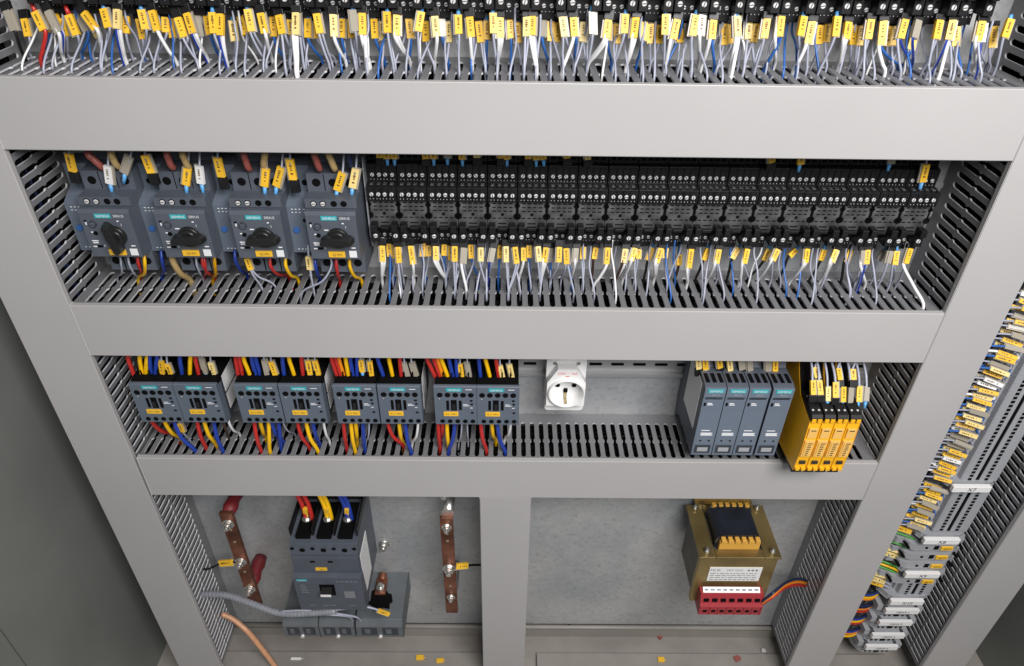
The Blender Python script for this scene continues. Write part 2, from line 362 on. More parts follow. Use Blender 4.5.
def name_wires():
    seen = {}
    for o, cn, tn, pl, od, wh in sorted(PENDING, key=lambda q: q[4]):
        key = (cn, tn, pl); seen.setdefault(key, []).append(o)
    for (cn, tn, pl), os_ in seen.items():
        for i, o in enumerate(os_):
            mk = f'{tn} marker' if tn else 'unmarked'
            dirn = 'from the top' if 'beside the' in pl else 'from the left'
            only = f'{nth(i+1)} such {dirn} ' if len(os_) > 1 else ''
            tag(o, f'{cn} wire, {mk}, {only}{pl}', 'wire', 'wires '+pl)
STRANDS = MB(); SI = {'s': 0, 'W': 1, 'b': 2, 'B': 1, 'k': 3, 'n': 3, 'r': 0}
def hang(x0, y0, sc, rows, zs, ztop, place, layers, tw, slot_snap=True):
    """rows of (x,y top of marker, x,y bottom of marker, layer, marker, ferrule, [(wire, x,y end, ...)])"""
    for e in rows:
        xt, yt, xb, yb, lay, tc, fe, ends = e
        ya, ybm, zsock = layers[lay]
        cx = lambda z: x0+z/sc; cy = lambda z: y0+z/sc
        A = at(cx(xt), cy(yt), ya); B = at(cx(xb), cy(yb), ybm); d = (B-A)
        k = min(1.2, max(.25, (ztop+zsock-A.z)/max(1e-4, -d.z))); S = A-d*k
        for j, (wc, xe, ye) in enumerate(ends):
            E_ = atz(cx(xe), cy(ye), zs)
            E_.y = min(.062, max(.014, E_.y))
            if slot_snap:
                ph = PH[zs]; E_.x = ph+round((E_.x-ph)/PITCH)*PITCH+random.uniform(-.0006, .0006)
            off = Vector(((j-(len(ends)-1)/2)*.0026, .0012*j, 0))
            mid = B+d*.12+off; E2 = E_+Vector((0, .004, -.022))
            mm = (mid+E_)/2+d*.10; mm.x = mid.x*.45+E_.x*.55
            pts = [S+off*.6, (A+B)/2+off, mid, mm, E_, E2]
            first = j == 0
            if not first: STRANDS.tube(curve(pts, 6), WC[wc][2], 6, SI[wc], 4 if wc == 'B' else None); continue
            wire(pts, wc, place, A.x+j*1e-4, (A, B) if first and tc else None, tc if first else None, fe if first else None, (S, A+d*.02), tw)
def LST(txt):
    out = []
    for ln in txt.strip().splitlines():
        p = ln.split(); ends = []
        for q in p[7:]:
            ends.append((q[0], *map(float, q[1:].split(','))))
        out.append((*map(float, p[:4]), p[4], None if p[5] == '-' else p[5], None if p[6] == '-' else p[6], ends))
    return out
LAY1 = {'F': (.046, .040, -.3345), 'B': (.060, .054, -.3435)}
R1 = {0: '''
60 85 120 245 F g k k150,460
200 150 230 290 B y k s265,430
280 95 350 240 F y r r375,500
360 130 385 262 B y k b395,410
385 85 470 255 F g k W530,465 B545,465
430 90 470 250 B y k s480,420
490 150 525 290 B y k s550,420
545 120 610 280 F y r s660,440
610 100 690 250 B g b b680,420
665 100 760 230 F y k W855,455
755 232 775 288 B w k s760,450
820 70 860 220 F y b s890,430
930 75 930 230 F w k B990,490 W1035,480''', 120: '''
50 130 50 265 B y b s85,430
170 80 205 235 F y b s225,450
155 150 190 310 B y k s230,430 b250,440
255 85 300 245 F y k W400,490
360 140 365 260 B y k s330,430
400 150 425 300 B y k s440,450
460 140 510 295 F y k s580,510 s525,460
530 105 580 265 F y k B725,470 W730,465
600 90 640 290 B g k s630,440
690 125 715 275 B y b b745,460
730 100 745 265 F y b s800,500
795 110 795 280 F y k B870,510 W840,500
890 165 910 325 B w b s920,460
950 130 1000 275 B y b s1020,440''', 240: '''
60 75 95 250 F y b s170,500 s205,460
165 105 200 265 F y k W290,460
265 130 270 290 B y b b320,450
310 120 340 270 F y k s410,560 s400,470
400 160 400 280 B y k s380,520
445 100 445 275 F w k W430,590 W415,580 s470,520
540 150 540 300 B y b b620,450
605 110 635 265 F y k s690,520 s680,500
610 170 615 305 B y k s720,460
735 115 745 290 F w k W820,490
805 150 805 300 B y b b830,450
875 150 885 300 B y k s890,520 s910,500
890 80 910 250 F g b s950,480
965 105 970 275 F y k W990,510 W1010,540''', 360: '''
115 150 125 305 B y b b165,460
175 170 185 320 B w k s180,510
215 95 220 260 F y b s265,540
290 120 290 280 F y k W390,480 W375,475
385 150 400 305 B y b b435,430
485 95 460 250 F y b s470,530
520 170 525 330 B y k s575,520
590 130 605 290 F w k W590,500
640 120 650 290 B g b b660,450
705 170 700 335 B w k s670,540
775 120 780 270 F y b s785,540
865 135 880 295 F y k W890,520 s880,500
935 170 955 335 B y k s985,540
1000 165 1000 315 B y b b1010,470''', 480: '''
100 105 105 265 F y b s145,540
155 140 160 300 F y k W165,510 W190,500
240 150 245 305 B y b b250,510
290 180 300 340 B y k s345,560
370 135 368 290 F w k s350,570 s370,560
415 130 410 280 F y k W455,560 W470,555
490 120 490 290 B g b b490,480
555 170 555 325 B y k s545,570
605 180 605 335 B y k s560,500
645 135 665 290 F w k s650,540 s690,500
735 140 745 290 F y k W650,560 b740,480
815 175 805 330 B w k s740,540
880 90 885 270 F g b s860,530
1010 160 990 300 F y k W870,510 W880,520''', 600: '''
70 180 60 320 B y b b100,480
130 190 130 345 B y k s115,540
200 115 190 265 F y b s140,540
285 140 265 300 F y k W215,530 W235,530
345 170 335 320 B y b b310,490
400 190 395 345 B y k s410,520
465 200 460 345 B y k s420,520
515 115 510 275 F y b s520,540
605 155 570 310 F y k W540,540 s535,530
625 230 625 340 B y k s625,540
680 190 690 300 B g k s640,550
755 120 725 285 F y b s740,550
800 120 785 280 F m k W815,500
890 160 875 310 F y k W825,530 b895,540
980 190 970 355 B y k s920,560''', 720: '''
85 195 85 345 B y k s10,560
130 130 135 290 F w b W70,560 W100,580
225 180 215 310 B w b s185,570
290 190 260 335 B y k s300,560
370 150 345 305 F y k s310,560
480 130 460 290 F y k W330,460 B340,455 b365,540
655 130 625 285 F y b s590,500
725 170 690 345 F y k W605,560 s690,570
780 200 770 350 B y k s765,560 s740,520
845 190 830 335 B y b s870,540
920 130 900 290 F y b s800,570
1005 175 985 310 F y k W880,530 W870,510''', 840: '''
100 200 90 355 B y k s80,520
165 205 145 360 B y k s100,550 s125,560
240 155 215 310 F y k s160,600 s130,570
340 165 320 355 F y k W320,580 b325,440
370 210 370 365 B y k s400,530
425 210 410 360 B y k s410,560
510 155 470 305 F y k s440,600 B460,470
610 160 575 300 F g k B450,480
600 200 550 390 B y k s510,580 b480,540
780 160 750 310 F y k s680,600 s640,580
885 160 850 315 F y k B710,570 W770,600
915 210 905 365 B y k s920,590 s890,570
1130 185 1105 335 F m k s1120,620 B1110,600''' }
for x0, tx in R1.items(): hang(x0, 0, 7.877, LST(tx), Z1[0], .2134, 'below the top socket row', LAY1, .0059)
hang(930, 0, 7.01, LST('''360 150 330 290 F y k W290,480 s330,460
445 185 430 335 B y k s410,490 s385,480
560 135 515 265 F y b s430,510'''), Z1[0], .2134, 'below the top socket row', LAY1, .0059)
R2 = {360: '''
175 160 180 285 F y k W155,440 W180,430
225 135 235 245 B y k b245,400
275 150 280 260 B y k s240,430
300 170 310 295 F y k s330,510 s345,430
395 160 415 305 F y k W425,430
495 140 490 245 B y k b490,400
540 160 540 245 B y k s490,430
590 165 595 275 F y k W665,430 W655,430
665 150 660 240 B y k b680,410
715 160 715 275 B y k s700,430
745 165 745 285 F y k s750,500 s745,490''', 450: '''
40 165 40 285 F y k s45,500 s150,430
105 175 100 300 F g k W130,500 s150,430
165 140 170 260 B y k b210,390
245 175 245 285 F w k s300,500 s230,430
340 180 320 290 F g k B300,400 s310,400
390 150 388 260 B y k b375,420
440 165 442 290 F w k s460,540
510 170 525 300 F y k s460,540 s455,530
575 175 575 280 B y k W550,410
620 145 620 255 B y k b620,410
690 165 700 285 F w k s715,490 s705,480
755 175 740 290 F y k W725,450 W735,450''', 540: '''
100 180 85 290 B g k b90,420
150 170 145 290 F y k s90,440
205 180 210 305 F y k s170,430 s260,530
285 180 275 290 F g k W250,400
335 170 330 265 B y k s325,480
435 175 420 265 B y k n370,390
530 175 520 305 F y k W430,480
670 185 655 295 F w k n590,460 W600,450
745 180 715 280 F y k W650,420''', 630: '''
65 190 60 265 B y k s30,430
175 175 140 275 B y b k115,400
245 180 210 295 F y k W180,420 W190,420
280 180 270 260 B y k s290,480
385 230 380 315 B y b n370,390
480 185 460 335 F y k W440,460 s460,450
610 185 575 275 B y b k500,380
695 190 675 300 F y k W605,430 s670,400''', 720: '''
145 180 95 265 B y b k60,400
210 185 185 300 F y k W140,450 s215,440
380 190 340 280 B y b k230,400
450 190 410 280 F y k W290,430 s390,450
590 195 540 245 B y b k455,400
680 185 665 295 F y k W560,440 W570,430'''}
LAY2 = {'F': (.046, .040, -.3345), 'B': (.060, .055, -.3435)}
for x0, tx in R2.items(): hang(x0, 225, 7.84, LST(tx), Z2[0], 0, 'below the middle socket row', LAY2, .0052)
hang(810, 225, 7.314, LST('''100 180 75 260 B y b k0,360
190 180 155 270 F y k W65,390 W90,400
295 180 260 270 B y b k230,390 s245,370
420 180 410 285 F y k B340,470 s325,430
385 185 380 290 F g k W370,440 B345,460
540 190 500 250 B g b s410,390
590 190 565 280 F g k s490,460
630 190 615 290 F y b s590,460 s600,390
730 170 695 280 F y k W815,590 s650,440'''), Z2[0], 0, 'below the middle socket row', LAY2, .0052)
# the many thin unmarked strands behind them, more than one could count
rs = random.Random(11); mb = STRANDS
for zs, dz, x0, x1, n in ((Z1[0], .2134, -.40, .41, 95), (Z2[0], 0, -.125, .385, 44)):
    for k in range(n):
        x = x0+(x1-x0)*(k+rs.random())/n
        if zs == Z1[0] and .262 < x < .288: continue
        zt_ = dz-.341+rs.uniform(-.004, .002); yt_ = rs.uniform(.054, .063); xe = PH[zs]+round((x+rs.gauss(0, .004)-PH[zs])/PITCH)*PITCH+rs.uniform(-.001, .001); ye = rs.uniform(.022, .058)
        z2 = zs+(zt_-zs)*.45
        mb.tube(curve([(x, yt_, zt_+.004), (x, yt_-.002, zt_-.010), (x*.6+xe*.4+rs.uniform(-.003, .003), yt_*.6+ye*.4, z2), (xe, ye, zs), (xe, ye+.003, zs-.02)], 5), .00098, 5, rs.choice((0, 0, 0, 0, 0, 1, 2)))
tag(mb.build('wire_strands', ('silver', 'white', 'wblue', 'wblk', 'pblue')), 'thin grey, white and blue strands behind the marked wires of both socket rows', 'wires', kind='stuff')
# wires that drop from a duct into the top of the devices
def drop(x0, y0, sc, rows, zduct, Y, place, dz, fe_default='g', tw=.0056, ycurve=.014):
    """(wire, x top, y top, x bottom, y bottom, marker or -, ferrule)"""
    for ln in rows.strip().splitlines():
        p = ln.split(); wc = p[0]; xt, yt, xb, yb = map(float, p[1:5]); tc = p[5] if p[5] != '-' else None; fe = p[6] if len(p) > 6 else fe_default
        A = at(x0+xt/sc, y0+yt/sc, Y); B = at(x0+xb/sc, y0+yb/sc, Y); d = B-A
        top = Vector((A.x-d.x*.35, min(.06, Y+ycurve), zduct+.004))
        if top.z < A.z+.004: top.z = A.z+.004
        if tc:
            end = B+d*.5; end.z = min(end.z, B.z-dz)
            wire([top, A, (A+B)/2, B, end], wc, place, A.x, (A, B), tc, fe, (end+Vector((0, 0, -.003)), B+d*.03), tw)
        else:
            end = B+Vector((0, .003, -dz))
            wire([top, A, (A*.5+B*.5)+Vector((0, -.001, 0)), B, end], wc, place, A.x, None, None, fe, (end, B))
PT3 = 'above the contactors'
for x0, sc, tx in ((120, 6.343, '''R 50 10 95 138 -
Y 125 10 145 138 -
Y 172 10 165 120 -
U 190 10 200 138 -
U 235 10 225 134 -
s 262 35 275 118 y b
s 300 55 332 140 y b
U 380 10 400 138 -
Y 447 10 445 140 -
R 478 10 505 138 -
s 520 15 545 112 g b
s 575 45 603 138 w b'''), (215, 6.343, '''R 130 10 150 138 -
R 152 10 180 138 -
Y 180 10 228 140 -
U 232 10 263 138 -
U 258 10 290 136 -
s 310 28 332 120 g b
s 355 40 388 132 y b
U 428 10 440 134 -
Y 468 10 507 138 -
R 548 10 560 136 -
s 590 32 606 120 y b
s 634 32 658 122 y b'''), (325, 6.343, '''R 40 10 80 142 -
R 66 10 105 142 -
O 88 10 122 140 -
Y 130 10 150 142 -
U 160 10 180 146 -
U 203 10 205 146 -
s 225 28 236 104 y b
s 284 38 296 132 y b
U 332 10 375 146 -
Y 404 10 432 148 -
R 474 10 484 146 -
s 503 48 527 132 g b
s 548 48 574 132 g b'''), (420, 6.343, '''R 40 10 100 146 -
R 84 10 130 146 -
O 108 10 148 144 -
Y 132 10 180 148 -
U 182 10 210 150 -
U 228 10 235 150 -
s 254 56 267 140 y b
s 300 48 316 140 g b
U 372 10 384 150 -
Y 412 10 446 150 -
R 480 10 500 150 -
s 508 66 526 150 w b
s 568 58 587 150 w b''')):
    drop(x0, 355, sc, tx, Z2[1], .020, PT3, .004, tw=.0054)
def rise(x0, y0, sc, rows, zs, ztop, Y, place):
    """(wire, x,y where it leaves the device, x,y where it enters the duct below)"""
    for ln in rows.strip().splitlines():
        p = ln.split(); wc = p[0]; xt, yt, xe, ye = map(float, p[1:5]); tc = p[5] if len(p) > 5 else None
        A = at(x0+xt/sc, y0+yt/sc, Y); E_ = atz(x0+xe/sc, y0+ye/sc, zs); E_.y = min(.062, max(.014, E_.y))
        ph = PH[zs]; E_.x = ph+round((E_.x-ph)/PITCH)*PITCH
        S = A+Vector((0, .004, .010)); d = E_-A
        m1 = A+d*.45+Vector((-d.x*.12, -.003, -.002))
        T = None
        if tc: T = (A+d*.02, A+d*.02+(m1-A).normalized()*.014)
        wire([S, A, m1, E_, E_+Vector((d.x*.2, .003, -.024))], wc, place, A.x, T, tc, tw=.0052, r=.0017 if place == 'below the knob breakers' and wc in 'RYU' else None)
PB3 = 'below the contactors'
for x0, tx in ((120, '''R 205 425 320 505
Y 285 425 365 530
U 345 425 450 600
s 380 430 470 540 y
R 490 425 530 580
Y 535 425 595 565
U 595 425 625 620
n 660 430 700 520
W 690 425 775 500'''), (215, '''R 250 435 280 600
Y 290 435 330 520
Y 340 435 320 610
U 362 435 420 545
U 405 435 440 580
s 435 435 525 500
R 525 435 570 580
Y 580 435 630 600
U 622 435 680 560
W 690 435 745 545'''), (325, '''R 118 440 135 580
Y 165 440 175 600
Y 195 440 195 545
U 240 440 240 590
s 280 440 275 560
R 400 440 470 570
Y 470 440 520 560
U 510 440 565 620
W 590 440 570 560'''), (420, '''R 115 440 110 580
R 142 440 145 530
Y 170 440 170 590
U 220 440 175 610
s 265 440 240 560
s 300 440 290 550
R 385 440 440 600
Y 455 440 485 545
U 490 440 515 610
W 575 440 515 530''')): rise(x0, 355, 6.343, tx, Z3[0], 0, .018, PB3)
PT2, PB2 = 'above the knob breakers', 'below the knob breakers'
drop(0, 140, 3.7, '''s 256 50 272 115 y k
D 325 45 368 92 -
T 412 45 428 88 -
s 400 95 408 160 m b
s 482 62 463 122 g b
s 537 55 562 120 y k
D 618 45 632 92 -
T 676 45 692 92 -
s 696 105 690 165 y b
s 738 95 746 160 m b''', Z1[1], .030, PT2, .004, tw=.0068, ycurve=.02)
drop(200, 140, 3.7, '''s 65 65 82 135 y k
D 163 45 176 97 -
T 242 45 236 92 -
s 246 105 240 170 y b
s 302 100 284 170 y b
s 333 70 347 145 y k
D 423 45 438 97 -
T 476 45 494 97 -
s 528 120 508 185 y b
s 577 105 564 175 w b
V 550 45 558 92 -''', Z1[1], .030, PT2, .004, tw=.0068, ycurve=.02)
rise(0, 140, 3.7, '''s 448 458 452 510
s 478 458 495 512
r 512 458 516 500
Y 536 458 530 512
U 600 448 612 502
T 640 448 685 520
s 728 462 735 510
R 758 462 772 505
Y 795 462 800 515''', Z2[0], 0, .026, PB2)
rise(200, 140, 3.7, '''R 12 462 38 505
Y 55 462 60 515
U 132 448 160 500
s 172 432 225 545 y
s 178 455 268 535
R 262 468 315 505
Y 318 468 362 515
s 402 428 420 560 w
s 485 470 372 560
R 505 470 522 520
Y 555 470 602 518
U 428 470 440 510''', Z2[0], 0, .026, PB2)
PTM = 'above the middle socket row'
drop(360, 150, 3.413, '''s 66 4 68 24 y k
s 90 4 92 28 y b
s 116 4 117 28 y b
s 222 4 225 28 y k
s 250 4 251 28 y b
s 298 4 298 26 g b
s 348 4 349 30 y b
s 398 4 400 24 w k
s 480 4 482 26 y k
s 500 4 501 30 y b
s 574 4 575 28 y k
s 600 4 601 32 y b
s 622 4 626 30 y b
s 705 4 708 26 y k
s 776 4 778 30 w k''', Z1[1], .052, PTM, .004, tw=.006, ycurve=.004)
drop(650, 150, 3.303, '''s 400 14 400 40 y k
s 500 14 495 46 y b
s 800 14 792 44 g b
s 912 46 898 104 y b''', Z1[1], .050, PTM, .004, tw=.006, ycurve=.004)

# ------------------------------------------------------------------ motor protection switches
EX, EZ = (1, 0, 0), (0, 0, 1)
def make_breaker():
    t = thing('motor_breaker', 'x', 'breaker', group='knob breakers'); W = .0475
    b = MB(); b.prism([(.0755, -.2520), (.060, -.2520), (.060, -.2600), (.0355, -.2615), (.0355, -.2790), (.0180, -.2795), (.0180, -.2880), (.0755, -.2880)], 0, W, 0)
    b.prism([(.0755, -.3360), (.0300, -.3360), (.0290, -.3625), (.0755, -.3625)], .002, W-.001, 0)
    b.box(.0030, W-.0030, .0700, .0753, -.3600, -.2540, 0)
    for x in (.0085, .0238, .039):
        b.cyl((x, .0352, -.2705), (x, .0357, -.2705), .0040, 18, 1); b.cyl((x, .0287, -.3520), (x, .0292, -.3520), .0040, 18, 1)
    for x in (.016, .0315): b.box(x-.0004, x+.0004, .0352, .0358, -.2785, -.2620, 1); b.box(x-.0005, x+.0005, .0285, .0298, -.3620, -.3380, 1)
    for x in (.0265, .0355): b.cyl((x, .0177, -.2836), (x, .0182, -.2836), .0030, 16, 1)
    for x in (.008, .0165):
        b.cyl((x, .0176, -.2836), (x, .0182, -.2836), .0030, 16, 1); b.cyl((x, .0170, -.2836), (x, .0180, -.2836), .0022, 12, 2); b.box(x-.0018, x+.0018, .0167, .0171, -.2839, -.2833, 1)
    b.build('body', ('ant', 'hole', 'screw'), t, .0010)
    f = MB(); f.prism([(.0755, -.2885), (.0125, -.2885), (.0110, -.2920), (.0110, -.3375), (.0755, -.3375)], .0005, W-.0005, 0)
    f.box(.003, .0055, .0106, .0112, -.3010, -.2990, 1)
    for x, z, w in ((.004, -.3205, .006), (.0045, -.3225, .005), (.0035, -.3265, .004), (.006, -.3115, .003), (.016, -.3070, .004), (.033, -.3000, .002), (.039, -.3255, .004)): f.box(x, x+w, .0107, .0111, z-.0006, z+.0006, 2)
    f.box(.007, .0125, .0107, .0111, -.3275, -.3250, 1); f.box(.0036, .0049, .0107, .0111, -.3040, -.3000, 2)
    f.text('1', (.0360, .0106, -.3035), EX, EZ, .0038, 2); f.text('0', (.0145, .0106, -.3255), EX, EZ, .0034, 2)
    f.build('front_cover', ('ant', 'hole', 'ink'), t, .0009)
    n = MB(); n.box(.0145, .0292, .0104, .0111, -.2968, -.2924, 0); n.text('SIEMENS', (.0219, .01025, -.2946), EX, EZ, .0033, 1); n.text('SIRIUS', (.0362, .0106, -.2946), EX, EZ, .0036, 1)
    n.build('nameplate', ('teal', 'ink'), t)
    d = MB(); d.cyl((.0105, .0112, -.3030), (.0105, .0095, -.3030), .0036, 18, 0); d.cyl((.0105, .0096, -.3030), (.0105, .0086, -.3030), .0024, 14, 1); d.box(.0085, .0125, .0083, .0087, -.3033, -.3027, 0)
    d.cyl((.0100, .0112, -.3125), (.0100, .0106, -.3125), .0022, 14, 2); d.build('setting_dial', ('antd', 'ant', 'hole'), t)
    l = MB(); l.box(.0170, .0325, .0096, .0111, -.3350, -.3292, 0)
    l.text('-Q1M1', (.0248, .0094, -.3321), EX, EZ, .0036, 1); l.build('rating_label', ('tagy', 'dark'), t)
    MB().box(.0365, .0435, .0106, .0111, -.3355, -.3285, 0).build('print_field', 'ink', t)
    s = MB(); s.prism([(.0755, -.2600), (.050, -.2600), (.050, -.2830), (.036, -.2890), (.0310, -.2920), (.0310, -.3420), (.0755, -.3420)], -.0225, -.0007, 0)
    for x in (-.0155, -.0065): s.cyl((x, .0497, -.2770), (x, .0502, -.2770), .0030, 14, 1)
    for x in (-.018, -.0145, -.011, -.0065):
        s.box(x, x+.0018, .0306, .0311, -.2960, -.2952, 2); s.box(x, x+.0016, .0306, .0311, -.2992, -.2985, 2); s.box(x, x+.0018, .0306, .0311, -.3385, -.3377, 2)
    s.box(-.0085, -.0050, .0306, .0312, -.3090, -.3055, 1)
    s.build('auxiliary_block', ('antl', 'hole', 'ink'), t, .0008)
    MB().cyl((-.0158, .0312, -.3170), (-.0158, .0290, -.3170), .0030, 18).build('test_button', 'blue', t, .0004)
    MB().prism([(.0755, -.2630), (.052, -.2630), (.052, -.3600), (.0755, -.3600)], -.0195, .0018, 0).build('side_plate', 'antd', t)
    return t
def knob(t, ang):
    mb = MB(); c = Vector((.0278, .0111, -.3150)); R = Matrix.Rotation(ang, 3, 'Y')
    mb.cyl(c, c+Vector((0, -.0035, 0)), .0108, 28, 0, .0098); mb.cyl(c+Vector((0, -.0035, 0)), c+Vector((0, -.0065, 0)), .0088, 24, 0, .0075)
    prof = [(-.0150, 0), (-.0120, .0034), (-.0050, .0052), (.0050, .0052), (.0120, .0040), (.0150, .0012), (.0150, -.0030), (.0120, -.0042), (-.0120, -.0042), (-.0150, -.0030)]
    v = [c+R@Vector((x, y, z)) for y in (-.002, -.0115) for x, z in [(a*(1.05 if y > -.01 else .98), b*(1 if y > -.01 else .8)) for a, b in prof]]; n = len(prof)
    mb.add(v, [(i, (i+1) % n, n+(i+1) % n, n+i) for i in range(n)]+[tuple(range(n, 2*n))], 0)
    return mb.build('rotary_knob', 'knob', t, .0008)
BX = [-.3925+k*.0690 for k in range(4)]
br = make_breaker(); k0 = knob(br, 0)
br.location = (BX[1], 0, 0); br['label'] = 'dark grey breaker with black knob turned level, 2nd from the left wall duct'
dup(br, (BX[2], 0, 0), 'dark grey breaker with level black knob, third of four in the row')
dup(br, (BX[3], 0, 0), 'dark grey breaker with level black knob, right beside the empty relay sockets')
b1 = dup(br, (BX[0], 0, 0), 'dark grey breaker whose black knob is turned upright, at the row\'s left end')
for ch in list(b1.children):
    if ch.name.startswith('rotary_knob'): bpy.data.objects.remove(ch)
knob(b1, math.radians(80))
mb = MB(); mb.prism([(.076, -.250), (.050, -.250), (.047, -.262), (.046, -.330), (.052, -.345), (.076, -.345)], -.1352, -.1338)
tag(mb.build('end_plate', 'termd', None, .0004), 'thin grey end plate between the last knob breaker and the sockets', 'end plate')

# ------------------------------------------------------------------ contactors
def make_contactor():
    t = thing('contactor', 'x', 'contactor', group='contactors'); W = .0464; zt, zb = -.4872, -.5440
    b = MB(); b.prism([(.0755, zt-.0064), (.0140, zt-.0064), (.0140, zb+.001), (.0755, zb+.001)], .0006, W-.0006, 0); b.build('body', 'antd', t, .0008)
    k = MB(); k.prism([(.0755, -.4700), (.056, -.4700), (.054, -.4835), (.0250, -.4860), (.0072, zt-.0004), (.0072, zt-.0060), (.0755, zt-.0060)], .0010, W-.0010, 0)
    for x in (.0095, .0188, .0278, .0370): k.box(x-.0007, x+.0007, .016, .054, zt-.0012, -.4800, 0)
    k.build('terminal_shroud', 'hole', t, .0004)
    f = MB(); f.prism([(.0070, zt-.0008), (.0036, zt-.0008), (.003, zt-.0014), (.003, zb+.0015), (.0050, zb), (.0140, zb), (.0140, zt-.006), (.0070, zt-.006)], 0, W, 0)
    for i in range(5):
        x = .0062+i*.0084; f.cyl((x, .0025, zt-.0126), (x, .0031, zt-.0126), .0032, 16, 1); f.cyl((x+.0015, .0025, zb+.0062), (x+.0015, .0031, zb+.0062), .0027, 16, 1)
    for x0, x1 in ((.0128, .0158), (.0264, .0296)): f.box(x0, x1, .0025, .0031, zt-.0340, zt-.0205, 1)
    f.box(.0178, .0242, .0024, .0031, zt-.0345, zt-.0196, 1)
    for x, z, w in ((.0385, .0205, .003), (.0392, .0255, .0026), (.0395, .0380, .0028)): f.box(x, x+w, .0025, .0031, zt-z-.0011, zt-z+.0011, 1)
    for x, z, w in ((.031, .028, .007), (.031, .0262, .005), (.0385, .031, .003), (.005, .018, .0012), (.034, .0050, .007)): f.box(x, x+w, .0027, .0031, zt-z-.0004, zt-z+.0004, 2)
    f.build('front_cover', ('antl', 'hole', 'ink'), t, .0006)
    MB().box(.0192, .0228, .0005, .0030, zt-.0315, zt-.0245, 0).build('switch_slide', 'knob', t, .0005)
    n = MB(); n.box(.0132, .0300, .0022, .0029, zt-.0072, zt-.0028, 0); n.text('SIEMENS', (.0216, .00205, zt-.0050), EX, EZ, .0035, 1); n.build('nameplate', ('teal', 'ink'), t)
    l = MB(); l.box(.0095, .0255, .0021, .0029, zt-.0424, zt-.0364, 0); l.text('K11 M01', (.0175, .00195, zt-.0394), EX, EZ, .0034, 1); l.build('rating_label', ('tagy', 'dark'), t)
    return t
cx = [-.4022, -.3550, -.2905, -.2428, -.1850, -.1372, -.0768, -.0310]
names = ['grey contactor at the far left end of the contactor row', 'grey contactor with white side stickers, second from the left end', 'third grey contactor from the left, left one of the second pair', 'fourth grey contactor from the left, right one of the second pair',
         'fifth grey contactor from the left, left one of the third pair', 'sixth grey contactor from the left, right one of the third pair', 'seventh grey contactor, left one of the pair nearest the white outlet', 'grey contactor nearest the white outlet, right end of the contactor row']
ct = make_contactor(); ct.location = (cx[0], 0, 0); ct['label'] = names[0]
for x, nm in zip(cx[1:], names[1:]):
    c_ = dup(ct, (x, 0, 0), nm)
    if x in (cx[1], cx[3], cx[5]):
        s = MB(); s.box(.0459, .0462, .020, .052, -.512, -.4900, 0); s.box(.0459, .0462, .020, .052, -.5360, -.5150, 0); s.build('side_sticker', 'label', c_)

# ------------------------------------------------------------------ white outlet
t = thing('power_outlet', 'white round-faced power outlet with red print, clipped to the bare rail', 'outlet', (.0473, 0, -.5100)); t.scale = (1.05, 1, 1)
pl = MB()
def rrect(x0, x1, z0, z1, r, k=5):
    o = []
    for cx_, cz, a0 in ((x1-r, z1-r, 0), (x0+r, z1-r, 90), (x0+r, z0+r, 180), (x1-r, z0+r, 270)):
        for i in range(k+1):
            a = math.radians(a0+90*i/k); o.append((cx_+r*math.cos(a), cz+r*math.sin(a)))
    return o
pl.prism(rrect(0, .0425, -.0535, .0235, .004), .0520, .0755, 0, 'y'); 
for x in (.0085, .034): pl.cyl((x, .0515, .0165), (x, .0522, .0165), .0022, 14, 1)
pl.build('mounting_plate', ('outlet', 'termd'), t, .0012)
oc = at(566.3, 394.6, .036); cxo, czo, Ro = oc.x-.0480, oc.z+.5100, .0202
bo = MB(); N = 48; octo = [(.0112, czo+.0330), (.0312, czo+.0330), (.0422, czo+.0130), (.0422, czo-.0210), (.0003, czo-.0210), (.0003, czo+.0130)]
def hit(a):
    dx, dz = math.cos(a), math.sin(a); best = 9
    for (x0, z0), (x1, z1) in zip(octo, octo[1:]+octo[:1]):
        ex, ez = x1-x0, z1-z0; den = dx*ez-dz*ex
        if abs(den) < 1e-9: continue
        tt = ((x0-cxo)*ez-(z0-czo)*ex)/den; uu = ((x0-cxo)*dz-(z0-czo)*dx)/den
        if tt > 0 and -1e-6 <= uu <= 1+1e-6: best = min(best, tt)
    return max(best, Ro+.0004)
an = sorted([2*math.pi*k/N for k in range(N)]+[math.atan2(z-czo, x-cxo) % (2*math.pi) for x, z in octo]); n = len(an)
outer = [(cxo+hit(a)*math.cos(a), czo+hit(a)*math.sin(a)) for a in an]; inner = [(cxo+Ro*math.cos(a), czo+Ro*math.sin(a)) for a in an]
bo.add([(x, .0405, z) for x, z in outer]+[(x, .0405, z) for x, z in inner]+[(x, .0520, z) for x, z in outer], [(i, (i+1) % n, n+(i+1) % n, n+i) for i in range(n)]+[(i, 2*n+i, 2*n+(i+1) % n, (i+1) % n) for i in range(n)], 0)
bo.text('230V ~ 16A', (cxo, .0402, czo+.0272), EX, EZ, .0044, 1); bo.box(cxo-.0020, cxo+.0020, .0401, .0404, czo+.0225, czo+.0234, 1)
bo.build('housing', ('outlet', 'redp'), t)
rg = MB(); prof = [(Ro, .0420), (Ro, .0370), (Ro-.0005, .0362), (Ro-.0014, .0360), (Ro-.0019, .0366), (Ro-.0026, .0500), (Ro-.0034, .0516), (.0001, .0516)]
vs = [(cxo+r*math.cos(2*math.pi*j/N), y, czo+r*math.sin(2*math.pi*j/N)) for r, y in prof for j in range(N)]
rg.add(vs, [(i*N+j, (i+1)*N+j, (i+1)*N+(j+1) % N, i*N+(j+1) % N) for i in range(len(prof)-1) for j in range(N)], 0, True)
rg.build('socket_cup', 'outlet', t)
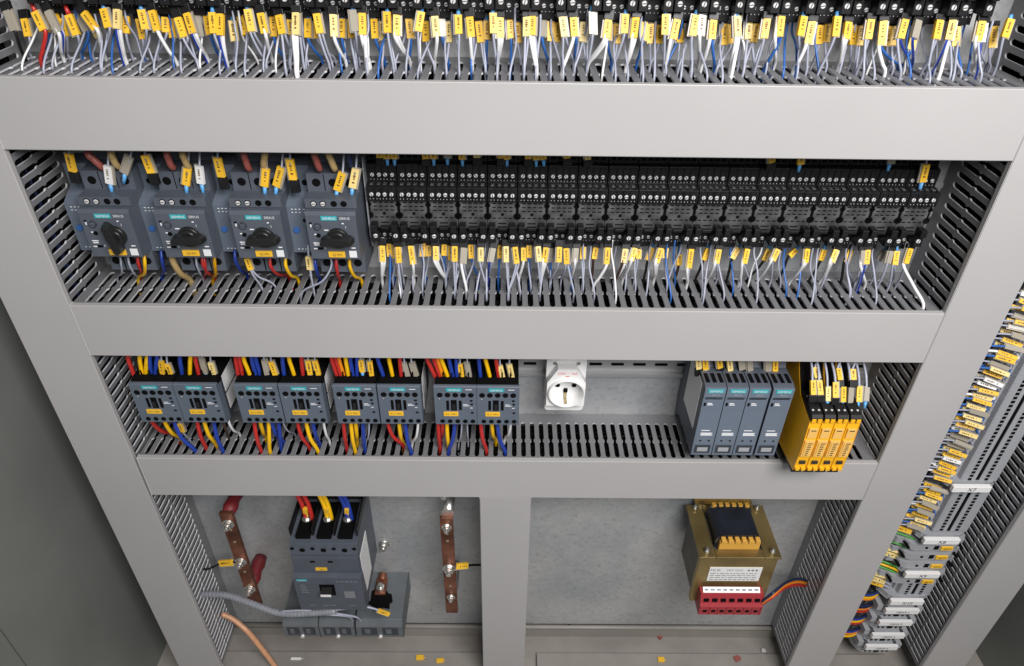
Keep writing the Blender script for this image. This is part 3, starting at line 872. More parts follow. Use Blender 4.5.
for x in (-.0090, .0090): MB().cyl((cxo+x, .0510, czo+.0010), (cxo+x, .0515, czo+.0010), .0027, 16, 0).build('pin_hole', 'hole', t)
e = MB(); e.box(cxo-.0017, cxo+.0017, .0400, .0515, czo-.0182, czo-.0165, 0); e.box(cxo-.0017, cxo+.0017, .0490, .0515, czo-.0160, czo-.0080, 0); e.box(cxo-.0022, cxo+.0022, .0490, .0515, czo-.0080, czo-.0030, 1); e.build('earth_clip', ('brass', 'hole'), t, .0004)

# ------------------------------------------------------------------ slim grey relays
def make_timer():
    t = thing('slim_relay', 'x', 'relay', group='slim grey relays'); W = .0234
    b = MB(); b.prism([(.0755, -.4715), (.0300, -.4715), (.0270, -.4770), (.0020, -.4770), (-.0050, -.4790), (-.0050, -.5790), (.0755, -.5790)], .0003, W-.0003, 0)
    for x in (.0045, .0117, .0190):
        b.box(x-.0022, x+.0022, .0004, .016, -.4772, -.4767, 1); b.box(x-.0012, x+.0012, -.0053, -.0048, -.5786, -.5770, 1)
    b.build('body', ('ant', 'hole'), t, .0008)
    f = MB(); f.box(.0003, W-.0003, -.0064, -.0048, -.5778, -.4935, 0)
    for z, w in ((-.5005, .0050), (-.5025, .0062), (-.5400, .0095), (-.5440, .013), (-.5455, .012), (-.5470, .0135)): f.box(.006, .006+w, -.0068, -.0063, z-.0005, z+.0005, 2)
    f.box(.0022, .0046, -.0068, -.0063, -.5040, -.4995, 1)
    for x in (.0075, .0170): f.cyl((x, -.0068, -.5555), (x, -.0063, -.5555), .0012, 12, 1)
    f.box(.0030, W-.0030, -.0070, -.0063, -.5740, -.5620, 3); f.box(.0058, W-.0058, -.0073, -.0069, -.5715, -.5655, 4)
    f.box(.0022, W-.0030, -.0068, -.0063, -.4945, -.4937, 1)
    f.build('front_cover', ('relay', 'hole', 'ink', 'antd', 'stamp'), t, .0006)
    h = MB(); h.box(.0004, W-.0004, -.0070, -.0048, -.4930, -.4795, 0); h.box(.0022, W-.0022, -.0073, -.0069, -.4925, -.4915, 3); h.text('SIRIUS', (.0125, -.0072, -.4880), EX, EZ, .0031, 4)
    h.box(.0035, .0205, -.0075, -.0069, -.4852, -.4802, 1); h.text('SIEMENS', (.012, -.0077, -.4827), EX, EZ, .0037, 2)
    h.build('nameplate', ('relay', 'teal', 'ink', 'hole', 'stamp'), t, .0004)
    tp = MB(); tp.prism([(.0300, -.4600), (.0600, -.4600), (.0600, -.4714), (.0300, -.4714)], .0006, W-.0006, 0); tp.build('terminal_shroud', 'antd', t, .0006)
    return t
tx = [.2112, .2348, .2584, .2836]
tm = make_timer(); tm.location = (tx[0], 0, 0); tm['label'] = 'slim blue-grey relay with white sticker on its left side, first of four'
s = MB(); s.box(-.0002, .0004, .006, .055, -.548, -.4830, 0); sd = s.build('side_sticker', 'label')
for x, nm in zip(tx[1:], ('slim blue-grey relay, second of four from the left', 'slim blue-grey relay, third of four, before the narrow gap', 'slim blue-grey relay right beside the yellow safety relays')): dup(tm, (x, 0, 0), nm)
sd.parent = tm
drop(680, 355, 6.043, '''s 108 20 112 80 w k
s 150 18 155 85 y b
s 232 15 240 75 y k
s 293 20 300 95 w b
s 365 20 372 85 g k
s 418 20 424 90 g b
s 528 20 530 95 g k
s 574 20 572 98 y k''', Z2[1], .022, 'above the slim grey relays', .003, tw=.0058, ycurve=.01)

# ------------------------------------------------------------------ yellow safety relays
def make_yellow():
    t = thing('safety_relay', 'x', 'safety relay', group='yellow safety relays'); W = .0134
    b = MB(); b.prism([(.0755, -.4520), (.0440, -.4540), (.0300, -.4680), (.0180, -.4830), (.0040, -.4970), (-.0160, -.5020), (-.0240, -.5035), (-.0300, -.5040), (-.0320, -.5400), (-.0300, -.5760), (.0200, -.5790), (.0755, -.5790)], .0002, W-.0002, 0)
    b.build('body', 'pnz', t, .0008)
    f = MB()
    f.box(.0020, W-.0020, -.0328, -.0312, -.5260, -.5120, 1); f.box(.0014, W-.0014, -.0336, -.0316, -.5520, -.5290, 1); f.box(.0026, .0036, -.0340, -.0334, -.5500, -.5310, 2)
    for k in range(7): f.box(.0052, .0052+random.uniform(.003, .005), -.0340, -.0335, -.5500+k*.0028, -.5490+k*.0028, 3)
    f.box(.0040, .0095, -.0330, -.0326, -.5155, -.5142, 3); f.box(.0036, .0098, -.0332, -.0312, -.5640, -.5600, 3)
    for x in (.0012, .0075): f.box(x, x+.0045, -.0334, -.0300, -.5740, -.5705, 0)
    f.build('front_cover', ('pnz', 'pnzp', 'bobbin', 'dark'), t, .0004)
    p = MB(); p.prism([(.0030, -.4900), (-.0120, -.4915), (-.0290, -.4950), (-.0318, -.4985), (-.0315, -.5015), (-.0280, -.5034), (-.0150, -.5016), (.0030, -.4966)], .0009, W-.0009, 0)
    for x in (.0013, .0074): p.box(x, x+.0045, -.0328, -.0290, -.5035, -.4990, 1)
    for x in (.0035, .0098):
        p.cyl((x, -.0050, -.4910), (x, -.0050, -.4898), .0014, 10, 2); p.cyl((x, -.0235, -.4940), (x, -.0235, -.4929), .0013, 10, 2)
    p.build('plug_connector', ('black', 'pnz', 'screw'), t, .0004)
    u = MB(); u.prism([(.0442, -.4530), (.0305, -.4668), (.0185, -.4818), (.0045, -.4955), (.0020, -.4968), (.0300, -.4968), (.0700, -.4560), (.0700, -.4510)], .0009, W-.0006, 0); u.build('terminal_shroud', 'hole', t)
    q = MB(); q.box(.0008, W-.0008, -.0270, .0100, -.5830, -.5762, 0); q.build('lower_connector', 'black', t, .0006)
    return t
yx = [.3196, .3332, .3468, .3604]
ys = make_yellow(); ys.location = (yx[0], 0, 0); ys['label'] = 'slim yellow safety relay touching the gap beside the grey relays'
for x, nm in zip(yx[1:], ('slim yellow safety relay, second from the grey relays', 'slim yellow safety relay, third from the grey relays', 'slim yellow safety relay at the right end, nearest the upright duct')): dup(ys, (x, 0, 0), nm)
def arch(x0, y0, sc, rows, place):
    for ln in rows.strip().splitlines():
        p = ln.split(); xs, xt, yt, xb, yb = map(float, p[:5]); tc = p[5]; fe = p[6]
        ya = -.003 if yt > 120 else .010
        A = at(x0+xt/sc, y0+yt/sc, ya); B = at(x0+xb/sc, y0+yb/sc, ya-.009); d = B-A
        S = at(x0+xs/sc, y0+42/sc, .030); S.z = Z2[1]-.0035; A.z = min(A.z, Z2[1]-.008)
        E_ = B+d.normalized()*.009+Vector((0, .002, 0))
        wire([S+Vector((0, .006, .003)), S, (S*.4+A*.6)+Vector((0, -.003, .0015)), A, B, E_], 's', place, A.x+xb*1e-6, (A, B), tc, fe, (E_, B), .0054, r=.0013)
arch(770, 355, 5.545, '''185 235 140 237 220 y k
215 272 140 280 220 y k
260 318 175 318 255 w b
290 362 150 362 235 y k
335 404 175 402 260 y b
385 445 180 440 265 g b
430 494 172 490 258 y b
470 535 178 530 255 g b
240 250 70 262 130 y k
360 375 75 385 140 y k
440 458 80 462 140 y k''', 'above the yellow safety relays')

# ------------------------------------------------------------------ moulded case breaker
t = thing('power_breaker', 'large dark grey three pole breaker with black lever in the lower left bay', 'circuit breaker', (0, 0, 0))
xa, xb = -.2735, -.1865
b = MB(); b.prism([(.0835, -.740), (.050, -.740), (-.002, -.7450), (-.0060, -.7620), (-.0060, -.8690), (.0835, -.8690)], xa, xb, 0)
for i in range(3):
    x = xa+.0165+i*.0270; b.box(x-.0092, x+.0092, .004, .061, -.7450, -.7393, 1)
    b.cyl((x, -.0063, -.7540), (x, -.0058, -.7540), .0036, 16, 1)
for x in (xa+.004, xa+.030, xa+.057, xb-.004): b.cyl((x, -.0063, -.7510), (x, -.0058, -.7510), .0027, 14, 1)
b.build('body', ('ant', 'hole'), t, .0015)
ba = MB()
for x in (xa+.0010, xa+.0296, xa+.0572, xb-.0010): ba.box(x-.0010, x+.0010, .006, .078, -.7405, -.7270, 0)
ba.box(xa, xb, .066, .0828, -.7395, -.7180, 0)
ba.build('phase_barrier', 'black', t, .0005)
f = MB(); f.box(xa+.001, xb-.001, -.0085, -.005, -.7960, -.7660, 0)
for x in (xa+.027, xa+.050): f.box(x-.0032, x+.0032, -.0090, -.0084, -.7755, -.7722, 1)
f.build('upper_cover', ('ant', 'hole'), t, .0008)
f = MB(); f.prism([(-.004, -.7965), (-.0150, -.7985), (-.0150, -.8690), (.004, -.8720)], xa-.001, xb+.001, 0)
f.box(xa+.031, xa+.051, -.0155, -.0149, -.8360, -.8130, 1); f.box(xa+.062, xa+.076, -.0155, -.0149, -.8420, -.8280, 2)
for x in (.012, .030, .040, .066): f.box(xa+x, xa+x+.008, -.0153, -.0149, -.8595, -.8588, 2)
for k in range(5): f.box(xa+.054+k*.006, xa+.058+k*.006, -.0153, -.0149, -.8075, -.8062, 2); f.box(xa+.006, xa+.013+k*.001, -.0153, -.0149, -.8150-k*.004, -.8143-k*.004, 2)
f.build('front_cover', ('ant', 'hole', 'termd'), t, .0010)
l = MB(); l.prism([(-.0150, -.8180), (-.0250, -.8205), (-.0250, -.8255), (-.0150, -.8280)], xa+.0340, xa+.0480, 0); l.box(xa+.0340, xa+.0480, -.0255, -.0249, -.8253, -.8207, 1); l.build('lever', ('knob', 'label'), t, .0008)
n = MB(); n.box(xa+.003, xa+.017, -.0156, -.0149, -.8055, -.8020, 0); n.text('SIEMENS', (xa+.010, -.0158, -.8037), EX, EZ, .0028, 1); n.build('nameplate', ('teal', 'ink'), t)
l = MB(); l.box(xa+.029, xa+.044, -.0093, -.0084, -.7915, -.7860, 0); l.text('-Q0', (xa+.0365, -.0095, -.7888), EX, EZ, .0036, 1); l.build('rating_label', ('tagy', 'dark'), t)
MB().box(xb-.0002, xb+.0006, -.001, .040, -.852, -.772, 0).build('side_sticker', 'label', t)
for dx, wc in ((.0120, 'R'), (.0200, 'R'), (.0400, 'Y'), (.0450, 'Y'), (.0660, 'U'), (.0710, 'U')):
    x = xa+dx; wire([(x-.010, .055, Z3[1]-.002), (x-.006, .040, -.690), (x+.001, .034, -.712), (x+.004, .030, -.738)], wc, 'feeding the large breaker', x, r=.0030)
for i, (dx, nm) in enumerate(((.0165, 'red'), (.0440, 'yellow'), (.0700, 'blue'))):
    x = xa+dx; m_ = thing('cable_lug', f'yellow sleeved cable lug of the {nm} cables on the large breaker', 'cable lug', (x, .030, -.738), 'cable lugs')
    MB().obox((0, .002, .012), (.0030, 0, 0), (0, .003, -.0004), (.001, -.001, .010)).build('sleeve', 'tagy', m_, .0008)
    MB().cyl((0, 0, .0005), (0, 0, .003), .0062, 16).cyl((0, 0, .0025), (0, 0, .0062), .0040, 6).build('bolt', 'steel', m_, .0004)
# terminal shrouds below the breaker
def shroud(x0, x1, y1, label):
    t = thing('terminal_cover', label, 'terminal cover', (x0, 0, -.96), 'grey terminal covers'); W = x1-x0
    MB().prism([(.000, 0), (.0, .026), (.006, .035), (y1, .038), (y1, 0)], 0, W, 0).build('housing', 'cover', t, .0010)
    g = MB()
    for k in range(2):
        a = W*(.10+.45*k); g.box(a, a+W*.34, -.0006, .0002, .006, .024, 1); g.box(a+W*.08, a+W*.2, -.0012, -.0004, .010, .021, 0)
    g.build('cable_entry', ('cover', 'antd'), t, .0004)
    MB().cyl((W*.5, -.003, .004), (W*.5, .001, .004), .0028, 10).build('screw', 'screw', t)
    return t
shroud(-.3150, -.2640, .07, 'grey terminal cover under the large breaker, at its left')
shroud(-.2630, -.2130, .07, 'grey terminal cover under the middle of the large breaker')
s3 = shroud(-.2105, -.1435, .0828, 'wide grey terminal cover with broken-out top showing a copper lug, beside the breaker')
r = MB(); r.prism([(.012, .030), (.017, .034), (.016, .050), (.026, .056), (.036, .054), (.041, .046), (.046, .045), (.049, .034), (.045, .030), (.046, .022), (.036, .024), (.031, .017), (.022, .020), (.019, .027)], .0345, .0386, 0, 'z'); r.build('opening', 'hole', s3)
# copper lug in the open cover
t = thing('copper_lug', 'bare copper lug bolted in the open terminal cover beside the breaker', 'cable lug', (-.181, .05, -.9205))
MB().box(-.008, .008, -.008, .020, .0, .004).tube([(0, .016, .002), (0, .026, .005)], .006, 14).build('barrel', 'copper', t, .0006)
MB().cyl((0, 0, .004), (0, 0, .010), .0065, 6).cyl((0, 0, .009), (0, 0, .016), .0032, 12).build('bolt', 'steel', t, .0004)
# spiral wrapped grey control cable and its marked tail
pts = [at(196, 594, .030), at(225, 595, .020), at(250, 603, .006), at(280, 613, -.006), at(310, 613, -.012), at(336, 611, -.014)]
o = MB().tube(curve(pts, 8), .0044, 12)
tc_ = curve(pts, 40)
for i in range(6, len(tc_)-6, 5): o.tube([tc_[i]-(tc_[i+1]-tc_[i])*.6, tc_[i]+(tc_[i+1]-tc_[i])*.6], .0048, 12)
tag(o.build('control_cable', 'jacket'), 'grey spiral wrapped cable running from the left duct past the breaker', 'cable')
for k, (dz, wc) in enumerate(((0, 's'), (-.004, 's'), (.004, 's'))):
    p0 = pts[-2]+Vector((0, .001, dz)); pe = [at(352, 608, -.012), at(366, 607, -.010), at(378, 610, -.010)] if k == 0 else [at(340+k*6, 616, -.004), at(344+k*8, 620, .004), at(346+k*9, 623, .012)]
    wire([pts[-3]+Vector((0, 0, dz)), p0, *pe, *( [at(388, 614, -.008)] if k == 0 else [])], wc, 'fanning out of the grey wrapped cable', k, (pe[-1], at(389, 614, -.008)) if k == 0 else None, 'y' if k == 0 else None, r=.0015, tw=.0055)
# bare copper earth cable
pts = [at(222, 614, .050), at(234, 620, .046), at(248, 632, .036), at(262, 649, .026), at(276, 668, .018), at(290, 690, .014)]
tag(MB().tube(curve(pts, 8), .0039, 12).build('earth_cable', 'clearcu'), 'copper coloured clear jacketed cable curving down from the left duct', 'cable')
# busbars
def bolt(mb, x, y, z, s=1, m=1): mb.cyl((x, y, z), (x, y-.0015*s, z), .0072*s, 18, m); mb.cyl((x, y-.0015*s, z), (x, y-.006*s, z), .0052*s, 6, m); mb.cyl((x, y-.006*s, z), (x, y-.010*s, z), .0030*s, 10, m)
t = thing('copper_busbar', 'copper busbar with three bolts on red insulators in the lower left bay', 'busbar', (-.3610, 0, 0), 'copper busbars')
mb = MB(); mb.box(-.0085, .0085, .030, .0355, -.930, -.728)
for z in (-.760, -.785, -.850, -.880): mb.cyl((0, .0297, z), (0, .0302, z), .0022, 12, 1)
mb.build('bar', ('copper', 'brass'), t, .0008)
for z in (-.747, -.826, -.888): bb = MB(); bolt(bb, 0, .030, z, 1.1, 0); bb.build('bolt', 'steel', t, .0004)
for z in (-.735, -.888): MB().tube([(0, .0355, z), (0, .048, z), (0, .060, z), (0, .070, z), (0, PL-.0005, z)], [.0075, .0098, .0078, .0100, .0088], 20).build('insulator', 'insul', t)
t = thing('copper_busbar', 'copper busbar with three bolts next to the short upright duct', 'busbar', (-.0755, 0, 0), 'copper busbars')
mb = MB(); mb.box(-.0085, .0085, .030, .0355, -.945, -.735)
for z in (-.765, -.780, -.835, -.850, -.880): mb.cyl((0, .0297, z), (0, .0302, z), .0022, 12, 1)
mb.build('bar', ('copper', 'brass'), t, .0008)
for z, s in ((-.751, .95), (-.838, 1.25), (-.905, .85)): bb = MB(); bolt(bb, 0, .030, z, s, 0); bb.build('bolt', 'steel', t, .0004)
for z in (-.730, -.900): MB().tube([(.002, .0355, z), (.002, PL-.0005, z)], .008, 16).build('stud', 'steel', t)
def earth_tail(p, label, tcx):
    pts = [at(*q) for q in p]; o = MB().tube(curve(pts, 6), .0016, 8).build('earth_wire', 'wblk')
    marker(o, at(*tcx[0]), at(*tcx[1]), 'y', .0085); tag(o, label, 'wire')
earth_tail([(184, 566, .060), (196, 568, .052), (208, 569, .046), (222, 563, .036), (236, 562, .029)], 'black wire with yellow marker from left duct to the left busbar', ((220, 563, .035), (233, 562, .030)))
earth_tail([(483, 565, .050), (474, 565, .040), (462, 566, .032), (452, 568, .0285)], 'dark wire with yellow marker from short duct to the right busbar', ((468, 565, .034), (456, 566, .030)))
bb = MB(); p_ = at(384, 544, PL); bolt(bb, p_.x, PL, p_.z, 1.15, 0)
tag(bb.build('plate_bolt', 'steel'), 'lone zinc bolt on the bare plate right of the large breaker', 'bolt')
bb = MB(); bolt(bb, -.078, .05, -.705, 1.2, 0); bb.cyl((-.078, .05, -.705), (-.078, PL, -.705), .006, 12, 0)
tag(bb.build('plate_bolt', 'steel'), 'zinc bolt just above the busbar next to the short duct', 'bolt')

# ------------------------------------------------------------------ transformer
t = thing('control_transformer', 'gold chromated control transformer with red terminal strip, lower right bay', 'transformer', (.2515, 0, 0)); W = .0990
c = MB(); c.box(.004, W-.004, -.0100, .0660, -.8440, -.7540, 0); c.build('laminated_core', 'core', t)
f = MB(); f.box(0, W, -.0135, -.0105, -.8470, -.7520, 0); f.box(-.001, .0030, -.0130, -.006, -.8430, -.7580, 0); f.box(W-.003, W+.001, -.0130, .0670, -.8430, -.7580, 0)
for a, b_, c_, d_ in ((-.003, .0185, -.0165, .0700), (W-.0185, W+.003, -.0165, .0700), (.0185, W-.0185, -.0165, -.0030), (.0185, W-.0185, .0560, .0700)): f.box(a, b_, c_, d_, -.7535, -.7500, 0)
f.box(.010, W-.010, .0700, .0825, -.7530, -.7500, 0); f.box(.010, W-.010, .0800, .0828, -.7530, -.7260, 0)
f.build('frame', 'gold', t, .0010)
for x, y in ((.0075, -.0085), (W-.0075, -.0085), (.0075, .0620), (W-.0075, .0620)): MB().cyl((x, y, -.7500), (x, y, -.7450), .0032, 8).cyl((x, y, -.7460), (x, y, -.7410), .0018, 8).build('frame_bolt', 'steel', t)
for x in (.022, W-.022): MB().cyl((x, .0800, -.738), (x, .0760, -.738), .0046, 10).build('mounting_screw', 'steel', t)
co = MB(); pr = [(.0210, -.756), (.0205, -.7400), (.0230, -.7330), (.0300, -.7300), (.0680, -.7300), (.0750, -.7330), (.0780, -.7400), (.0775, -.756)]
co.prism(pr, .0020, .0510, 0, 'y'); co.build('coil', 'coil', t, .0015)
for y0, y1, zt in ((-.0030, .0018, -.7330), (.0512, .0556, -.7300)):
    bo = MB(); bo.box(.0240, .0760, y0, y1, -.752, zt-.004, 0)
    for k in range(6): bo.box(.0250+k*.0087, .0306+k*.0087, y0-.002, y1, zt-.0045, zt+.002, 0)
    bo.build('bobbin_flange', 'bobbin', t, .0006)
l = MB(); l.box(.0150, .0830, -.0142, -.0134, -.8010, -.7730, 0)
l.text('MUR', (.0230, -.01435, -.7785), EX, EZ, .0066, 1); l.text('MST 0250', (.0480, -.01435, -.7785), EX, EZ, .0052, 1)
for k in range(4):
    x = .0175
    while x < .076: w = random.uniform(.002, .007); l.box(x, min(x+w, .079), -.0144, -.0141, -.7985+k*.0042, -.7973+k*.0042, 1); x += w+.0015
for x in (.066, .071, .076): l.cyl((x, -.0144, -.7785), (x, -.0141, -.7785), .0018, 10, 1)
l.build('rating_label', ('label', 'termd'), t)
r = MB(); r.prism([(-.0140, -.8130), (-.0250, -.8130), (-.0300, -.8270), (-.0330, -.8310), (-.0330, -.8480), (-.0140, -.8480)], .0075, .0900, 0)
for k in range(7):
    x = .0150+k*.0112; r.box(x-.0034, x+.0034, -.0297, -.0260, -.8250, -.8200, 1); r.box(x-.0028, x+.0028, -.0335, -.0322, -.8420, -.8375, 1); r.box(x+.0053, x+.0058, -.0334, -.0322, -.8478, -.8315, 1)
r.build('terminal_strip', ('redt', 'hole'), t, .0008)
s = MB(); s.obox((.0480, -.0205, -.8112), (.0375, 0, 0), (0, .0030, .0022), (0, -.0006, .0008), 0)
for k in range(9): s.obox((.0150+k*.0082, -.0211, -.8103), (.0024, 0, 0), (0, .0010, .0007), (0, -.0006, .0008), 1)
s.build('terminal_label', ('label', 'termd'), t, .0003)
s = MB()
for x in (.0180, .0270, .0480, .0680, .0750): s.box(x, x+.0065, -.0300, -.0220, -.8520, -.8479, 0)
s.build('solder_tag', 'label', t, .0008)
for k, (wc, dz) in enumerate((('V', .010), ('O', .0), ('r', -.005))):
    p = [Vector((.3405, -.029, -.824-.004*k)), at(774, 592+k*2, -.030), at(785, 583+k*2.4, -.004), at(796, 579+k*3, .022), at(805, 580+k*3, .038), at(812, 583+k*2, .046)]
    wire(p, wc, 'looping from the transformer into the upright duct', k, r=.0020, n=8)

# ------------------------------------------------------------------ side terminal strip
TP = .0061
def make_terminal():
    t = thing('terminal_block', 'x', 'terminal block', group='side terminal blocks'); w = TP-.00025
    b = MB(); b.prism([(.5640, .0750), (.5640, .0560), (.5672, .0548), (.5680, .0500), (.5702, .0490), (.5710, .0445), (.5730, .0435), (.5740, .0370), (.5752, .0360), (.5925, .0360), (.5928, .0420), (.5972, .0420), (.5975, .0360), (.6200, .0360), (.6215, .0380), (.6260, .0500), (.6300, .0750)], 0, w, 0, 'z')
    b.build('body', 'term', t)
    h = MB()
    for x in (.5850, .6060): h.box(x-.0023, x+.0023, .0357, .0362, w*.16, w*.84, 0)
    h.box(.5930, .5970, .0364, .0418, .0, w, 0)
    h.build('entry_hole', 'hole', t)
    return t
tb = make_terminal(); n_ = 0
def strip(zs, phrase, group):
    global n_
    for i, z in enumerate(zs):
        lab = f'grey feed-through terminal block, {nth(i+1)} {phrase}'
        o = tb if n_ == 0 else dup(tb, (0, 0, 0), lab)
        o['label'] = lab; o.location = (0, 0, z); o['group'] = group; n_ += 1
ztop = [-.6625+k*TP for k in range(46)]
strip(ztop, 'above the X7 end bracket', 'terminal blocks above X7')
strip([-.6745-(k+1)*TP for k in range(14)], 'below the X7 end bracket', 'terminal blocks below X7')
strip([-.8735-(k+1)*TP for k in range(5)], 'above the X10 end bracket', 'terminal blocks above X10')
def bracket(z, text, label, x0=.5570, x1=.6140, lab=(.5600, .6080), h=.010):
    t = thing('end_bracket', label, 'end bracket', (0, 0, z), 'labelled end brackets')
    MB().prism([(x0, .075), (x0-.004, .050), (x0+.004, .036), (x0+.010, .033), (x1-.004, .033), (x1+.008, .040), (x1+.010, .060), (x1, .075)], -h*.5, h*.5, 0, 'z').build('body', 'term', t, .0008)
    l = MB(); l.box(lab[0], lab[1], .0240, .0300, -.0046, .0050, 0); l.box(lab[0]+.004, lab[1]-.004, .0300, .0335, -.003, .003, 1)
    l.text(text, ((lab[0]+lab[1])/2, .0237, .0006), EX, EZ, .0088, 2); l.build('label_plate', ('label', 'term', 'dark'), t, .0006)
bracket(-.6665, 'X7', 'end bracket with white X7 label, uppermost of the labelled ones')
bracket(-.7685, 'X8', 'end bracket with white X8 label above the first disconnect terminal')
bracket(-.8420, 'X9', 'end bracket with white X9 label between disconnect terminals')
bracket(-.9060, 'X10', 'end bracket with white X10 label over the coloured wires')
def small(z, txt, label):
    t = thing('terminal_block', label, 'terminal block', (0, 0, z), 'labelled lower terminal groups')
    b = MB()
    b.prism([(.5560, .075), (.5560, .052), (.5620, .040), (.5700, .036), (.6080, .036), (.6150, .044), (.6180, .075)], -.0290, -.0103, 0, 'z')
    b.build('body', 'term', t, .0004)
    h = MB()
    for k in range(3):
        for x in (.5720, .5790, .5990, .6060): h.box(x-.0019, x+.0019, .0357, .0362, -.0282+k*.0063, -.0245+k*.0063, 0)
    for k in (1, 2): h.box(.5640, .6120, .0357, .0361, -.0291+k*.0063, -.0288+k*.0063, 0)
    h.box(.5850, .5930, .0355, .0362, -.0285, -.0125, 0); h.build('entry_hole', 'hole', t)
    l = MB(); l.box(.5610, .6100, .0250, .0300, -.0050, .0040, 0); l.box(.566, .605, .030, .0600, -.0085, .003, 1); l.box(.6102, .6180, .030, .060, -.008, .003, 1); l.box(.5530, .5608, .034, .060, -.008, .003, 1)
    l.text(txt, (.5855, .0247, -.0005), EX, EZ, .0058, 2); l.build('label_plate', ('label', 'term', 'dark'), t, .0006)
for k, z in enumerate((-.9290, -.9590, -.9930, -1.0245)):
    small(z, f'100X4 {k+1}', f'grey terminal group whose white label ends in {k+1}, {("under X10", "below the first", "above the lowest", "lowest on the strip")[k]}')
def disconnect(z, label):
    t = thing('disconnect_terminal', label, 'terminal block', (0, 0, z), 'disconnect terminals')
    b = MB(); b.prism([(.5400, .075), (.5360, .052), (.5400, .045), (.5480, .044), (.5520, .036), (.5600, .032), (.6120, .032), (.6180, .038), (.6300, .042), (.6350, .050), (.6300, .075)], -.0052, .0052, 0, 'z')
    for x in (.5500, .5750, .6230): b.cyl((x, .0312, 0), (x, .046, 0), .0021, 12, 1)
    b.box(.5850, .5920, .0317, .0323, -.004, .004, 1)
    b.build('body', ('term', 'hole'), t, .0007)
    l = MB(); l.box(.5940, .6100, .0300, .0325, -.0036, .0036, 0); l.text('X8 F1', (.602, .0297, 0), EX, EZ, .0046, 1); l.build('marker', ('tagy', 'dark'), t, .0004)
for z, lb in ((-.7900, 'grey disconnect terminal with yellow marker, first below the X8 label'), (-.8095, 'grey disconnect terminal with yellow marker, second below the X8 label'), (-.8290, 'grey disconnect terminal with yellow marker, just above the X9 label'), (-.8640, 'grey disconnect terminal with yellow marker, just below the X9 label')): disconnect(z, lb)
# wires from the upright duct into the strip
rnd = random.Random(5); PS = 'beside the side terminal strip'
k = 0; z = -.395
while z > -.765:
    if not -.672 < z < -.660:
        lay = k % 3; tc = rnd.choice('yyyywwggymgy'); wc = rnd.choice('sssWsbb')
        ya = .060-.006*lay+rnd.uniform(-.002, .002); za = z+rnd.uniform(-.0015, .0015)
        ya -= .008; a = Vector((.5395+rnd.uniform(0, .004), ya, za)); b = a+Vector((.0200, -.007, -.003+rnd.uniform(-.002, .002)))
        e_ = Vector((.5690, .046, b.z-.001))
        wire([(VR[1]-.012, ya+.004, za+.001), (VR[1]+.001, ya+.002, za), a, b, e_], wc, PS, -z, (a+Vector((.001, 0, 0)), b), tc, None, None, .0045, nrm=Vector((-.3, -1, .5)))
    z -= .0053; k += 1
for i, (zz, wc, tc) in enumerate(((-.772, 'n', 'y'), (-.783, 'G', None), (-.789, 'G', None), (-.803, 'G', None), (-.808, 'k', None), (-.815, 'T', 'w'), (-.826, 's', 'w'), (-.836, 'n', None), (-.846, 'G', None), (-.852, 'Y', None), (-.858, 'G', None), (-.872, 's', 'w'), (-.884, 's', 'w'), (-.892, 's', 'y'))):
    a = Vector((VR[1]+.034, .052, zz+.003)); b = a+Vector((.022, -.008, -.002))
    wire([(VR[1]-.010, .062, zz), (VR[1]+.001, .060, zz+.002), a, b, (.562, .042, zz-.003)], wc, 'beside the lower terminal groups', -zz, (a, b) if tc else None, tc, r=.0018, tw=.007, nrm=Vector((-.3, -1, .5)))
for g_, zg in enumerate((-.915, -.945, -.976, -1.010)):
    for j, wc in enumerate(('VUYO', 'VVOR', 'VUYR', 'VUOY')[g_]):
        zz = zg+.010-j*.0052+rnd.uniform(-.001, .001)
        wire([(VR[1]-.012, .058, zz+.006), (VR[1]+.001, .052, zz+.006), (VR[1]+.022, .040, zz+.004), (VR[1]+.045, .042, zz-.003), (.560, .052, zz-.008)], wc, 'beside the lower terminal groups', -zz, r=.0016)

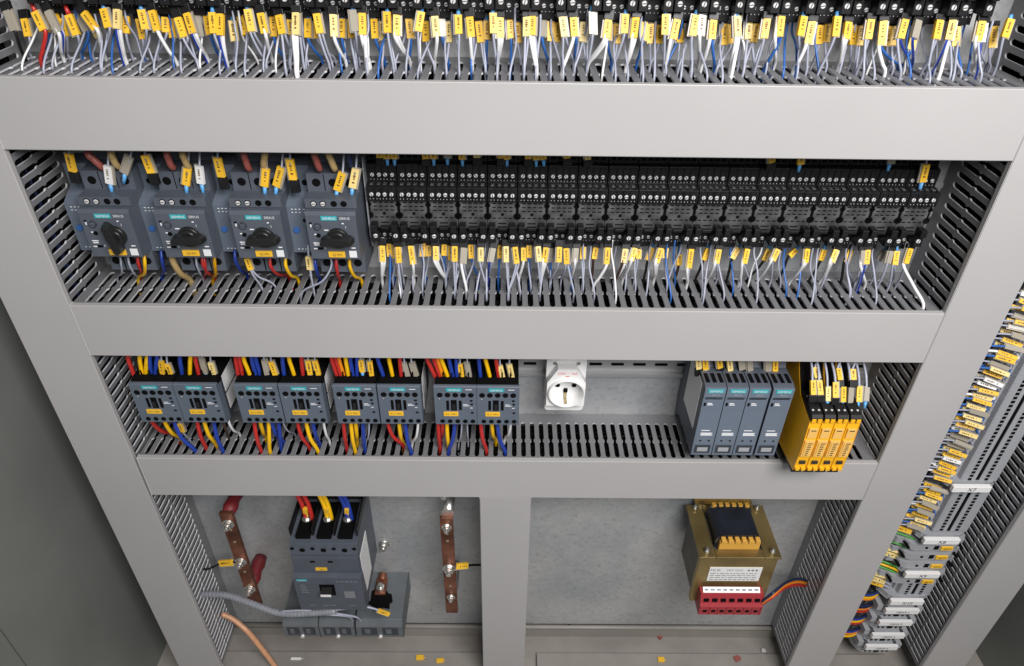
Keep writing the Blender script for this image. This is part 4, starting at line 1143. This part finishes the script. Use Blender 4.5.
# ------------------------------------------------------------------ things lying about at the bottom
def bit(px, py, Z, m, size, label, rot=0):
    p = atz(px, py, Z); t = MB(); c_, s_ = math.cos(rot), math.sin(rot); a, b_, h = size
    t.obox((0, 0, h), (a*c_, a*s_, 0), (-b_*s_, b_*c_, 0), (0, 0, h)); t.cyl((a*c_, a*s_, h), (a*c_*1.5, a*s_*1.5, h), h*.5, 8)
    o = t.build('cable_marker_offcut', m, None, .0006, (p.x, p.y, Z)); tag(o, label, 'offcut', 'offcuts on the cabinet floor')
FZ = -1.0897; GZ = -1.0813
bit(412, 628, FZ+.001, 'insul', (.0060, .0040, .0030), 'dark red plastic scrap on the floor under the grey terminal cover')
bit(549, 631, FZ, 'insul', (.0045, .0040, .0030), 'red plastic scrap at the plate edge right of the short duct')
bit(659, 637, FZ, 'rbrown', (.0030, .0050, .0020), 'small brown-red scrap on the floor left of the transformer', .6)
bit(420, 658, GZ, 'tagy', (.0060, .0040, .0014), 'yellow marker offcut on the floor left of the short duct')
bit(440, 661, GZ, 'tagy', (.0056, .0036, .0012), 'second yellow offcut, closest to the short duct on its left', .1)
bit(661, 660, GZ, 'tagy', (.0050, .0040, .0014), 'yellow marker offcut on the floor panel below the transformer bay')
bit(737, 659, GZ, 'rbrown', (.0048, .0040, .0014), 'pale red scrap on the floor panel under the transformer', .4)
bit(296, 659, GZ, 'label', (.0080, .0020, .0008), 'white strip of paper on the floor in front of the copper cable')
bit(763, 652, FZ, 'screw', (.0030, .0030, .0030), 'tiny shiny nut on the floor near the right upright duct')
p = at(569, 626.5, PL-.0004); o = MB().cyl((0, 0, 0), (0, -.0006, 0), .0058, 18).build('plate_hole', 'hole', None, 0, p)
tag(o, 'black open hole at the lower edge of the bare plate', 'hole')

# ------------------------------------------------------------------ light
w = bpy.data.worlds.new('World'); bpy.context.scene.world = w; w.use_nodes = True
w.node_tree.nodes['Background'].inputs['Color'].default_value = (.95, .98, 1, 1); w.node_tree.nodes['Background'].inputs['Strength'].default_value = .20
def lamp(name, loc, target, sx, sy, power, col):
    L = bpy.data.lights.new(name, 'AREA'); L.shape = 'RECTANGLE'; L.size = sx; L.size_y = sy; L.energy = power; L.color = col
    o = bpy.data.objects.new(name, L); C.objects.link(o); o.location = loc; o.rotation_euler = (Vector(target)-Vector(loc)).to_track_quat('-Z', 'Y').to_euler()
lamp('room_lamp', (.40, -.92, .46), (.04, 0, -.40), .75, .5, 28, (1, .972, .965))
name_wires()
sc = bpy.context.scene; sc.view_settings.view_transform = 'Standard'; sc.view_settings.look = 'None'; sc.view_settings.exposure = 0; sc.view_settings.gamma = 1
